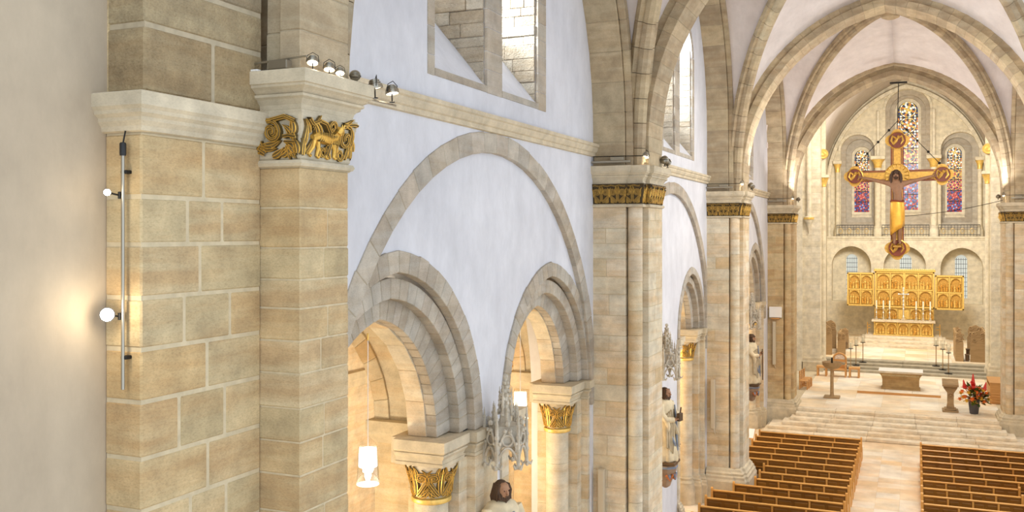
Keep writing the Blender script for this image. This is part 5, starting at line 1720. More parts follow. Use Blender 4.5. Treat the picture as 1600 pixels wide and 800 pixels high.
stall(-5.3, -4.4, 69.4, 73.4, 2.1, 'large carved dark oak stall against the left choir wall', 1)
stall(-4.1, -3.55, 70.0, 73.6, 1.55, 'lower carved oak stall in front of the left wall stall', 1)
stall(3.41, 3.9, 69.2, 73.0, 2.0, 'narrow carved oak stall end facing the right wall stall', 1)
stall(4.3, 5.25, 69.2, 73.4, 2.1, 'large carved dark oak stall against the right choir wall', -1)
for i, (x, y) in enumerate(((4.12, 69.6), (4.2, 70.3))):
    t = thing('kneeling_stool', '%s dark wooden stool between the right choir stalls' % ('nearer', 'farther')[i], 'stool', (x, y, 1.5))
    MB().bbox(x - .13, x + .13, y - .2, y + .2, 1.5 + .38 + .3 * i, 1.5 + .46 + .3 * i, .02).build('seat', M['wood_dark'], t, fix=False)
    MB().bbox(x - .1, x + .1, y - .17, y + .17, 1.5, 1.9 + .3 * i, .01).build('body', M['wood_dark'], t, fix=False)

# wooden chairs behind the piers
def wood_chair(x, y, label, face=1):
    t = thing('wooden_chair', label, 'chair', (x, y, .9), 'light wooden chairs in the crossing')
    b = -face
    for sx in (-1, 1):
        for sy in (-.2, .17):
            hgt = 1.95 if sx == b else 1.42
            MB().bbox(x + sx * .21 - .03, x + sx * .21 + .03, y + sy, y + sy + .05, .9, hgt, .008).build('leg', M['oak_light'], t, fix=False)
    MB().bbox(x - .24, x + .24, y - .22, y + .24, 1.38, 1.43, .01).build('seat', M['oak_light'], t, fix=False)
    for z in (1.62, 1.78, 1.9):
        MB().bbox(x + b * .21 - .015, x + b * .21 + .015, y - .2, y + .2, z, z + .07, .005).build('back_slat', M['oak_light'], t, fix=False)
    MB().bbox(x - .2, x + .2, y - .19, y - .16, 1.08, 1.12, .005).bbox(x - .2, x + .2, y + .18, y + .21, 1.08, 1.12, .005).build('stretcher', M['oak_light'], t, fix=False)
for q in range(3):
    wood_chair(-5.05 + .05 * q, 57.3 + .62 * q, '%s light wooden chair peeping out behind the left brown pier' % ('nearest', 'second', 'third')[q], 1)
t = thing('wooden_bench', 'light wooden bench with slatted front at the right edge of the crossing', 'bench', (5.0, 57.3, .9))
MB().bbox(4.62, 5.5, 56.3, 56.4, .9, 2.0, .01).bbox(4.62, 5.5, 58.6, 58.7, .9, 2.0, .01).build('end_panel', M['oak_light'], t, fix=False)
MB().bbox(4.6, 5.3, 56.3, 58.7, 1.96, 2.04, .015).build('top_board', M['oak_light'], t, fix=False)
for q in range(5):
    MB().bbox(4.62, 4.66, 56.4, 58.6, 1.0 + q * .16, 1.1 + q * .16, .008).build('slat', M['oak_light'], t, fix=False)
for q in range(4):
    MB().bbox(4.7, 5.4, 56.26, 56.3, 1.0 + q * .14, 1.06 + q * .14, .006).build('front_slat', M['oak_light'], t, fix=False)

# ================================================================== CRUCIFIX hanging in the choir arch (choir units)
YC = 50.35
cz, cx = 12.88, .13
t = thing('crucifix', 'great painted and gilded crucifix hanging in the choir arch', 'crucifix', (cx, YC, 8.8))
M['gold_cross'] = plain('aged_gilding', srgb(214, 168, 80), .5, .4, nscale=9, var=.22)
M['cross_red'] = plain('cross_border_red', srgb(132, 62, 38), .5, nscale=6, var=.2)
M['skin_dark'] = plain('dark_painted_skin', srgb(150, 112, 84), .6, nscale=8, var=.15)
M['hair'] = plain('dark_brown_hair', srgb(72, 50, 34), .7)
M['gold_cloth'] = plain('gilded_loincloth', srgb(240, 182, 70), .4, .35, nscale=5, var=.15)
def board(x0, x1, z0, z1, nm):
    MB().bbox(x0, x1, YC, YC + .16, z0, z1, .02).build(nm, M['cross_red'], t, fix=False)
    MB().bbox(x0 + .06, x1 - .06, YC - .03, YC + .02, z0 + .06, z1 - .06, .015).build(nm + '_gilding', M['gold_cross'], t, fix=False)
board(cx - .30, cx + .30, 9.3, 14.6, 'upright')
board(cx - 1.95, cx - .29, cz - .29, cz + .27, 'crossbeam')
board(cx + .29, cx + 2.0, cz - .29, cz + .27, 'crossbeam')
mb = MB()
for s_ in (-1, 1):
    for q in range(16):
        mb.box(cx + s_ * .17 - .012, cx + s_ * .17 + .012, YC - .05, YC - .02, 13.45 + q * .06, 13.48 + q * .06, 0)
    mb.box(cx + s_ * .2 - .015, cx + s_ * .2 + .015, YC - .045, YC - .02, 9.6, 14.3)
for z in (cz - .2, cz + .18):
    mb.box(cx - 1.9, cx - .45, YC - .045, YC - .02, z - .015, z + .015)
    mb.box(cx + .45, cx + 1.95, YC - .045, YC - .02, z - .015, z + .015)
mb.build('border_lines', M['cross_red'], t)
def medallion(mx, mz, r):
    lobes = [(0, r * .52), (0, -r * .52), (r * .52, 0), (-r * .52, 0), (0, 0)]
    mb = MB()
    for lx, lz in lobes:
        k = 16
        vs = [(mx + lx + r * (.52 if lx or lz else .78) * math.cos(2 * PI * q / k), yy, mz + lz + r * (.52 if lx or lz else .78) * math.sin(2 * PI * q / k)) for yy in (YC - .02, YC + .18) for q in range(k)]
        mb.add(vs, [tuple(range(k))[::-1], tuple(range(k, 2 * k))] + [(q, (q + 1) % k, k + (q + 1) % k, k + q) for q in range(k)])
    b = mb.build('medallion', M['gold_cross'], t)
    k = 20
    vs = [(mx + r * .72 * math.cos(2 * PI * q / k), yy, mz + r * .72 * math.sin(2 * PI * q / k)) for yy in (YC - .05, YC) for q in range(k)]
    MB().add(vs, [tuple(range(k))[::-1]] + [(q, (q + 1) % k, k + (q + 1) % k, k + q) for q in range(k)]).build('red_field', M['cross_red'], b)
    mb = MB()
    mb.tube([(mx + r * .76 * math.cos(2 * PI * q / 24), YC - .05, mz + r * .76 * math.sin(2 * PI * q / 24)) for q in range(24)], .03, 5, closed=True)
    # winged creature
    mb.tube([(mx - r * .35, YC - .08, mz - r * .4), (mx - r * .1, YC - .1, mz - r * .05), (mx + r * .05, YC - .1, mz + r * .2)], [.05, .09, .05], 6)
    mb.ball((mx + r * .1, YC - .12, mz + r * .32), .075, n=8)
    for s_ in (-1, 1):
        mb.tube([(mx, YC - .09, mz + r * .1), (mx + s_ * r * .4, YC - .09, mz + r * .38), (mx + s_ * r * .5, YC - .09, mz - r * .05), (mx + s_ * r * .3, YC - .09, mz - r * .4)], [.05, .07, .06, .02], 6)
    mb.build('winged_emblem', M['gold'], b, smooth=True)
medallion(cx, 14.62, .54)
medallion(cx - 1.98, cz, .50)
medallion(cx + 2.03, cz, .50)
medallion(cx, 9.28, .56)
mb = MB()
k = 24
vs = [(cx + .58 * math.cos(2 * PI * q / k), yy, cz + .58 * math.sin(2 * PI * q / k)) for yy in (YC - .06, YC + .1) for q in range(k)]
h = mb.add(vs, [tuple(range(k))[::-1], tuple(range(k, 2 * k))] + [(q, (q + 1) % k, k + (q + 1) % k, k + q) for q in range(k)]).build('halo', M['gold_cross'], t)
mb = MB()
for q in range(16):
    a = 2 * PI * q / 16
    mb.tube([(cx + .36 * math.cos(a), YC - .08, cz + .36 * math.sin(a)), (cx + .54 * math.cos(a), YC - .08, cz + .54 * math.sin(a))], [.02, .035], 5)
mb.tube([(cx + .56 * math.cos(2 * PI * q / 24), YC - .07, cz + .56 * math.sin(2 * PI * q / 24)) for q in range(24)], .03, 5, closed=True)
mb.build('halo_rays', M['gold'], h, smooth=True)

def skin_body(name, verts, edges, radii, root, mat, parent, levels=2, label=None):
    """one continuous body grown round a skeleton"""
    me = bpy.data.meshes.new(name + '_skeleton')
    me.from_pydata([Vector(tf(v)) for v in verts], edges, [])
    o = bpy.data.objects.new(name, me)
    col.objects.link(o)
    sk = o.modifiers.new('skin', 'SKIN')
    sk.use_smooth_shade = True
    f = .93 if XF else 1.0
    for i, r in enumerate(radii):
        r = r if isinstance(r, tuple) else (r, r)
        me.skin_vertices[0].data[i].radius = (r[0] * f, r[1] * f)
        me.skin_vertices[0].data[i].use_root = (i == root)
    ss = o.modifiers.new('smooth', 'SUBSURF')
    ss.levels = ss.render_levels = levels
    dg = bpy.context.evaluated_depsgraph_get()
    nm = bpy.data.meshes.new_from_object(o.evaluated_get(dg))
    nm.name = name
    bpy.data.objects.remove(o)
    nm.materials.clear()
    nm.materials.append(mat)
    return link(name, nm, parent, None, label)

yb = YC - .26
V_ = [(cx, yb, 11.35),                                            # 0 pelvis
      (cx + .02, yb, 11.75), (cx, yb - .02, 12.15), (cx, yb, 12.45), (cx - .02, yb - .06, 12.64), (cx - .04, yb - .12, 12.80), (cx - .05, yb - .14, 12.98),   # 1-6 spine to head
      (cx - .34, yb, 12.47), (cx - .9, yb + .06, 12.62), (cx - 1.4, yb + .1, 12.76), (cx - 1.55, yb + .1, 12.79), (cx - 1.68, yb + .08, 12.82),                  # 7-11 left arm
      (cx + .34, yb, 12.47), (cx + .9, yb + .06, 12.62), (cx + 1.4, yb + .1, 12.76), (cx + 1.55, yb + .1, 12.79), (cx + 1.68, yb + .08, 12.82),                  # 12-16 right arm
      (cx - .16, yb - .02, 11.15), (cx - .16, yb - .14, 10.35), (cx - .12, yb - .02, 9.72), (cx - .12, yb - .06, 9.62), (cx - .14, yb - .2, 9.48),              # 17-21 left leg
      (cx + .16, yb - .02, 11.15), (cx + .12, yb - .14, 10.35), (cx + .12, yb - .02, 9.72), (cx + .12, yb - .06, 9.62), (cx + .14, yb - .2, 9.48)]
E_ = [(0, 1), (1, 2), (2, 3), (3, 4), (4, 5), (5, 6), (3, 7), (7, 8), (8, 9), (9, 10), (10, 11), (3, 12), (12, 13), (13, 14), (14, 15), (15, 16), (0, 17), (17, 18), (18, 19), (19, 20), (20, 21), (0, 22), (22, 23), (23, 24), (24, 25), (25, 26)]
Rr = [(.27, .2), (.24, .17), (.3, .2), (.28, .18), .11, (.16, .18), (.13, .15), .13, .10, .07, .06, .035, .13, .10, .07, .06, .035, .19, .13, .075, .075, .045, .19, .13, .075, .075, .045]
corpus = skin_body('corpus', V_, E_, Rr, 0, M['skin_dark'], t)
# fingers, face and hair of the figure
mb = MB()
for s_ in (-1, 1):
    hx, hz = cx + s_ * 1.66, 12.82
    for q, L in enumerate((.13, .15, .145, .12)):
        z = hz + .05 - q * .035
        mb.tube([(hx, yb + .07, z), (hx + s_ * L * .6, yb + .05, z + .005), (hx + s_ * L, yb + .02, z - .01)], [.02, .018, .012], 6)
    mb.tube([(hx - s_ * .06, yb + .05, hz + .04), (hx - s_ * .01, yb + .02, hz + .12), (hx + s_ * .04, yb, hz + .15)], [.022, .02, .013], 6)
mb.build('fingers', M['skin_dark'], corpus, smooth=True)
hd = Vector((cx - .05, yb - .15, 12.9))
mb = MB()
mb.ball((hd.x, hd.y - .17, hd.z - .01), .025, .04, .06, 8, 0)
for s_ in (-1, 1):
    mb.ball((hd.x + s_ * .06, hd.y - .15, hd.z + .035), .024, .014, .013, 6, 1)
    mb.ball((hd.x + s_ * .165, hd.y, hd.z), .025, .04, .05, 6, 0)
mb.tube([(hd.x - .045, hd.y - .155, hd.z - .085), (hd.x, hd.y - .17, hd.z - .08), (hd.x + .045, hd.y - .155, hd.z - .085)], .012, 5, 1)
mb.build('face', [M['skin_dark'], M['hair']], corpus, smooth=True)
mb = MB()
mb.ball((hd.x, hd.y + .07, hd.z + .08), .18, .18, .18, 14)
for s_ in (-1, 1):
    for q in range(4):
        mb.tube([(hd.x + s_ * .13, hd.y + .02 - q * .03, hd.z + .16), (hd.x + s_ * (.19 + .01 * q), hd.y - .02, hd.z - .02), (hd.x + s_ * (.2 + .02 * q), hd.y + .02, hd.z - .22), (hd.x + s_ * .22, hd.y - .02, hd.z - .42)], [.05, .06, .05, .02], 6)
for q in range(5):
    a = -1 + q * .5
    mb.tube([(hd.x + a * .1, hd.y - .12 + abs(a) * .05, hd.z - .12), (hd.x + a * .07, hd.y - .14, hd.z - .19), (hd.x + a * .03, hd.y - .13, hd.z - .24)], [.026, .026, .010], 6)
mb.build('hair', M['hair'], corpus, smooth=True)
# long gilded loincloth
mb = MB()
n = 26
rings = [(11.62, .29, .215), (11.5, .315, .235), (11.2, .335, .25), (10.8, .34, .27), (10.45, .33, .28), (10.2, .31, .26)]
vs = []
for i, (z, rx, ry) in enumerate(rings):
    for j in range(n):
        a = 2 * PI * j / n
        fold = 1 + (.09 * math.sin(5 * a) + .05 * math.sin(9 * a + i)) * i / 5
        zz = z + (.22 * math.cos(a) - .05 if i >= 4 else 0)
        vs.append((cx + .01 + rx * fold * math.cos(a), yb - .05 + ry * fold * math.sin(a), zz))
fs = [(i * n + j, i * n + (j + 1) % n, (i + 1) * n + (j + 1) % n, (i + 1) * n + j) for i in range(len(rings) - 1) for j in range(n)]
lc = mb.add(vs, fs).build('loincloth', M['gold_cloth'], corpus, smooth='all')
so = lc.modifiers.new('thickness', 'SOLIDIFY')
so.thickness = .03
mb = MB().tube([(cx + .01 + .31 * math.cos(2 * PI * j / 20), yb - .03 + .235 * math.sin(2 * PI * j / 20), 11.6 + .02 * math.sin(4 * PI * j / 20)) for j in range(20)], .045, 6, closed=True)
mb.build('red_girdle', M['cross_red'], corpus, smooth=True)
MB().bbox(cx - .2, cx + .2, YC - .35, YC - .02, 9.32, 9.42, .02).build('foot_rest', M['gold_deep'], t, fix=False)
# suspension: centre rod, two chains with links, thin side cable
rope = t
MB().tube([(cx, YC + .08, 15.1), (cx + .06, YC + .1, 17.5)], .02, 6).build('suspension_rod', M['iron'], rope)
MB().bbox(cx - .34, cx + .46, YC, YC + .2, 17.45, 17.52, .01).build('ceiling_plate', M['iron'], rope, fix=False)
for s_, nm in ((-1, 'left'), (1, 'right')):
    ch = t
    A, Bp = Vector((cx + .02, YC + .1, 15.6)), Vector((cx + s_ * 2.0, YC + .1, cz + .45))
    MB().tube([A, Bp], .016, 5).build('suspension_chain', M['iron'], ch)
    mb = MB()
    for f in (.2, .45, .7, .95):
        p = A.lerp(Bp, f)
        mb.ball(tuple(p), .07, .05, .07, 7)
    mb.build('chain_knots', M['iron'], ch)
cb = t
A, Bp = Vector((cx + .3, YC + .12, 10.86)), Vector((4.86, YC + 1.0, 11.62))
MB().tube([A.lerp(Bp, f / 10) - Vector((0, 0, .12 * math.sin(PI * f / 10))) for f in range(11)], .014, 5).build('steadying_cable', M['iron'], cb)
XF = False

# ================================================================== PEWS
def pew(x0, x1, y, nst, label, group):
    t = thing('pew', label, 'pew', ((x0 + x1) / 2, y, 0), group)
    # y is the plane of the back; the seat reaches towards the altar
    for k, x in enumerate((x0, x1)):
        xa, xb = (x, x + .07) if k == 0 else (x - .07, x)
        poly = [(y - .05, 0), (y + .52, 0), (y + .52, .08), (y + .46, .42), (y + .40, .50), (y + .12, .56), (y + .05, .70), (y + .045, .93), (y + .03, .965), (y, .98), (y - .03, .965), (y - .045, .93)]
        MB().prism(poly, xa, xb, 'X').build('end_panel', M['oak_rail'], t)
    MB().bbox(x0 + .07, x1 - .07, y - .035, y + .055, .845, .90, .018).build('top_rail', M['oak_rail'], t, fix=False)
    back = MB().box(x0 + .07, x1 - .07, y - .005, y + .025, .30, .85).build('backrest', M['oak'], t)
    L = (x1 - x0 - .14) / nst
    for q in range(1, nst):
        xs = x0 + .07 + L * q
        MB().bbox(xs - .03, xs + .03, y - .03, y + .045, .05, .85, .008).build('stile', M['oak_rail'], t, fix=False)
    for q in range(nst * 2):
        xa = x0 + .07 + L / 2 * q + .05
        xb = xa + L / 2 - .10
        MB().bbox(xa, xb, y - .022, y + .0, .42, .78, .018).build('back_panel', M['oak'], back, fix=False)
    MB().bbox(x0 + .07, x1 - .07, y + .03, y + .47, .42, .46, .012).build('seat', M['oak'], t, fix=False)
    MB().bbox(x0 + .07, x1 - .07, y - .20, y - .02, .60, .62, .006).build('book_shelf', M['oak'], t, fix=False)
    MB().bbox(x0 + .07, x1 - .07, y - .34, y - .16, .16, .20, .012).build('kneeler', M['oak'], t, fix=False)
    for x in (x0 + .2, (x0 + x1) / 2, x1 - .2):
        MB().box(x - .025, x + .025, y - .28, y - .02, .06, .16).build('kneeler_bracket', M['oak'], t)
    return t
ORD = ['first', 'second', 'third', 'fourth', 'fifth', 'sixth', 'seventh', 'eighth', 'ninth', 'tenth', 'eleventh', 'twelfth', 'thirteenth', 'fourteenth']
for k in range(14):
    y = 40.95 - .995 * k
    xl = -5.2 if k < 6 else (-4.16 if k < 9 else -4.72 if k == 9 else -5.25)
    pew(xl, -1.07, y, 4, 'golden oak pew left of the aisle, %s row from the choir steps' % ORD[k], 'pews left of the aisle')
for k in range(13):
    y = 40.95 - .995 * k
    xr = 5.2 if k < 6 else (4.1 if k < 9 else 5.2)
    pew(1.09, xr, y, 4, 'golden oak pew right of the aisle, %s row from the choir steps' % ORD[k], 'pews right of the aisle')
t = thing('notice_stand', 'white sheet on a small wooden stand at the left end of the front pews', 'stand', (-5.42, 39.3, 0))
MB().bbox(-5.46, -5.38, 39.26, 39.34, 0, .95, .008).bbox(-5.58, -5.26, 39.15, 39.45, 0, .04, .008).build('post', M['oak'], t, fix=False)
MB().prism([(39.05, .93), (39.55, 1.22), (39.55, 1.25), (39.05, .96)], -5.68, -5.12, 'X').build('desk', M['oak_rail'], t)
MB().prism([(39.06, .962), (39.54, 1.242), (39.54, 1.26), (39.06, .98)], -5.66, -5.14, 'X').build('white_sheet', M['white'], t)

# ================================================================== STATUES, CORBELS, CANOPIES
M['robe'] = plain('painted_cream_robe', srgb(222, 206, 172), .7, nscale=5, var=.16)
M['robe_blue'] = plain('painted_blue_lining', srgb(128, 138, 156), .7, nscale=6, var=.2)
M['mantle'] = plain('painted_grey_mantle', srgb(186, 170, 140), .7, nscale=5, var=.2)
M['face'] = plain('painted_face', srgb(176, 132, 100), .6, nscale=9, var=.1)
M['brown_hair'] = plain('carved_brown_hair', srgb(84, 62, 44), .8)
M['tracery'] = stone_mat('grey_tracery_stone', [srgb(206, 198, 182), srgb(216, 208, 192)], srgb(180, 168, 146), .3)
M['corbel_col'] = plain('painted_corbel', srgb(150, 126, 104), .7, nscale=4, var=.3)
def statue(x, y, z, h, yaw, label, hat=False, staff=False):
    """robed apostle, figure height h, turned by yaw about the vertical; built facing +x"""
    t = thing('saint_statue', label, 'statue', (x, y, z), 'apostle statues along the left wall')
    ca, sa = math.cos(yaw), math.sin(yaw)
    P = lambda a, b, c: (x + (a * ca - b * sa) * h, y + (a * sa + b * ca) * h, z + c * h)
    n = 40
    prof = [(0, .155, .16), (.03, .165, .17), (.12, .15, .16), (.28, .135, .155), (.45, .125, .15), (.58, .12, .15), (.70, .125, .165), (.78, .115, .165), (.83, .085, .125), (.855, .05, .06)]
    mb = MB()
    vs = []
    for i, (zz, ra, rb) in enumerate(prof):
        for j in range(n):
            a = 2 * PI * j / n
            f = 1 + (.10 * math.sin(7 * a + zz * 5) + .05 * math.sin(13 * a - zz * 9)) * max(0, 1 - zz * 1.15)
            vs.append(P(ra * f * math.cos(a) + .012 * math.sin(zz * 6), rb * f * math.sin(a), zz))
    fs = [(i * n + j, i * n + (j + 1) % n, (i + 1) * n + (j + 1) % n, (i + 1) * n + j) for i in range(len(prof) - 1) for j in range(n)]
    fs += [tuple(range(n))[::-1], tuple((len(prof) - 1) * n + j for j in range(n))]
    body = mb.add(vs, fs).build('robe', M['robe'], t, smooth='all')
    # mantle: front edge folds hanging from the arms
    mb = MB()
    for s_ in (-1, 1):
        for q in range(4):
            b0 = s_ * (.05 + .03 * q)
            mb.tube([P(.12 - .01 * q, b0, .72 - .02 * q), P(.15 - .015 * q, b0 * 1.15, .5), P(.145 - .015 * q, b0 * 1.1 + .01, .3 - .03 * q), P(.15, b0 * 1.2, .12 + .03 * q)], [.016 * h, .022 * h, .02 * h, .008 * h], 6)
    mb.tube([P(.11, -.10, .66), P(.15, -.02, .5), P(.155, .06, .36), P(.16, .09, .2)], [.02 * h, .03 * h, .03 * h, .012 * h], 7)
    mb.build('mantle_folds', M['mantle'], t, smooth=True)
    mb = MB()
    mb.tube([P(.125, .03, .78), P(.15, .035, .55), P(.16, .03, .3), P(.17, .04, .15)], [.010 * h, .014 * h, .015 * h, .010 * h], 6)
    mb.tube([P(.13, -.08, .38), P(.165, -.05, .27), P(.17, -.03, .22)], [.012 * h, .02 * h, .008 * h], 6)
    mb.build('blue_lining', M['robe_blue'], t, smooth=True)
    # arms in sleeves, hands with fingers
    for s_ in (-1, 1):
        mb = MB()
        mb.tube([P(.0, s_ * .14, .79), P(.03, s_ * .175, .66), P(.10, s_ * .15, .585), P(.175, s_ * .07, .61 + .02 * s_)], [.05 * h, .055 * h, .05 * h, .036 * h], 10)
        mb.tube([P(.10, s_ * .15, .585), P(.12, s_ * .145, .50), P(.115, s_ * .13, .42)], [.04 * h, .035 * h, .012 * h], 8)
        sl = mb.build('sleeve', M['robe'], t, smooth=True)
        mb = MB()
        hp = (.195, s_ * .055, .615 + .02 * s_)
        mb.tube([P(.17, s_ * .072, .61 + .02 * s_), P(*hp)], [.022 * h, .024 * h], 8)
        for q in range(4):
            mb.tube([P(hp[0], hp[1] + .012 * (q - 1.5), hp[2]), P(hp[0] + .03, hp[1] + .012 * (q - 1.5) - s_ * .01, hp[2] + .012), P(hp[0] + .036, hp[1] + .012 * (q - 1.5) - s_ * .028, hp[2] + .005)], [.0085 * h, .008 * h, .005 * h], 5)
        mb.tube([P(hp[0] - .01, hp[1] - s_ * .015, hp[2] + .015), P(hp[0] + .012, hp[1] - s_ * .03, hp[2] + .04)], [.01 * h, .006 * h], 5)
        mb.build('hand', M['face'], sl, smooth=True)
    if staff:
        MB().tube([P(.225, .03, .08), P(.22, .03, .72)], .012 * h, 6).build('staff', M['wood_dark'], t)
    else:
        MB().add(*stone8([P(a, b, c) for c in (.57, .68) for b in (-.05, .05) for a in (.20, .245)], .01)).build('book', M['wood_dark'], t)
        MB().tube([P(.22, .0, .62), P(.235, .01, .76)], .010 * h, 6).build('attribute_rod', M['wood_dark'], t)
    # head
    mb = MB()
    hz = .925
    mb.tube([P(.0, 0, .84), P(.005, 0, .88)], .042 * h, 10)
    ns, vs = 12, []
    hr = [(-.075, .02, .022), (-.062, .040, .036), (-.04, .054, .045), (-.01, .06, .05), (.025, .06, .052), (.055, .048, .044), (.072, .022, .022)]
    for (dz, ra, rb) in hr:
        for j in range(ns):
            a = 2 * PI * j / ns
            vs.append(P(.012 + ra * math.cos(a), rb * math.sin(a), hz + dz))
    fs = [(i * ns + j, i * ns + (j + 1) % ns, (i + 1) * ns + (j + 1) % ns, (i + 1) * ns + j) for i in range(len(hr) - 1) for j in range(ns)]
    fs += [tuple(range(ns))[::-1], tuple((len(hr) - 1) * ns + j for j in range(ns))]
    mb.add(vs, fs)
    mb.tube([P(.068, 0, hz + .02), P(.086, 0, hz - .012), P(.07, 0, hz - .018)], [.006 * h, .011 * h, .008 * h], 6)
    for s_ in (-1, 1):
        c = P(.008, s_ * .053, hz)
        mb.ball(c, .008 * h, .010 * h, .018 * h, 6)
        mb.tube([P(.066, s_ * .012, hz + .024), P(.062, s_ * .034, hz + .026)], .005 * h, 5)
    hd = mb.build('head', M['face'], t, smooth=True)
    mb = MB()
    for s_ in (-1, 1):
        mb.ball(P(.068, s_ * .022, hz + .012), .006 * h, n=6)
    mb.tube([P(.07, -.016, hz - .034), P(.075, 0, hz - .032), P(.07, .016, hz - .034)], .004 * h, 5)
    mb.build('eyes_and_mouth', M['brown_hair'], hd)
    mb = MB()
    mb.ball(P(-.014, 0, hz + .03), .062 * h, .062 * h, .060 * h, 12)
    for s_ in (-1, 1):
        for q in range(5):
            mb.tube([P(.03 - .018 * q, s_ * .045, hz + .06), P(.03 - .02 * q, s_ * (.064 - .003 * q), hz + .01), P(.02 - .022 * q, s_ * .062, hz - .05), P(.01 - .02 * q, s_ * .058, hz - .09)], [.012 * h, .014 * h, .012 * h, .005 * h], 6)
    if hat:
        mb.lathe((P(-.005, 0, hz)[0], P(0, 0, hz)[1], P(0, 0, hz)[2]), [(.075 * h, .03 * h), (.085 * h, .04 * h), (.07 * h, .06 * h), (.04 * h, .09 * h), (.0, .095 * h)], 14)
    mb.build('hair', M['brown_hair'], t, smooth=True)
    mb = MB()
    for q in range(7):
        b = (q - 3) * .013
        mb.tube([P(.05 - abs(b) * .5, b * 1.5, hz - .034 + abs(b)), P(.064 - abs(b) * .4, b * 1.25, hz - .06), P(.06, b * .8, hz - .088 + abs(b) * .8)], [.009 * h, .012 * h, .004 * h], 6)
    mb.build('beard', M['brown_hair'], t, smooth=True)
    MB().bbox(x - .17 * h, x + .17 * h, y - .17 * h, y + .17 * h, z - .04 * h, z + .005, .02).build('plinth', M['wood_dark'], t, fix=False)
    return t

def corbel(x, y, zt, label):
    t = thing('statue_corbel', label, 'corbel', (x, y, zt - .6), 'painted corbels of the statues')
    n = 8
    mb = MB().lathe((x, y, zt), [(.05, -.66), (.14, -.60), (.18, -.48), (.27, -.26), (.31, -.18), (.32, -.10), (.34, -.08), (.34, 0)], n, PI / 8, 2 * PI + PI / 8)
    mb.build('bracket', M['corbel_col'], t)
    MB().box(x - .352, x, y - .14, y + .14, zt - .5, zt - .02).build('wall_block', M['corbel_col'], t)
    mb = MB()
    for q in range(3):
        a = -.9 + q * .9
        mb.tube([(x + .30 * math.cos(a - .35), y + .30 * math.sin(a - .35), zt - .26), (x + .27 * math.cos(a), y + .27 * math.sin(a), zt - .40), (x + .30 * math.cos(a + .35), y + .30 * math.sin(a + .35), zt - .24)], .035, 6, q % 2)
        mb.ball((x + .25 * math.cos(a), y + .25 * math.sin(a), zt - .33), .06, .06, .09, 7, 1 - q % 2)
    mb.build('painted_shield', [plain('corbel_orange', srgb(190, 112, 58), .6), M['robe_blue']], t, smooth=True)
    MB().lathe((x, y, zt), [(.345, -.09), (.355, -.06), (.345, -.03)], 8, PI / 8, 2 * PI + PI / 8).build('blue_band', M['robe_blue'], t)
    return t

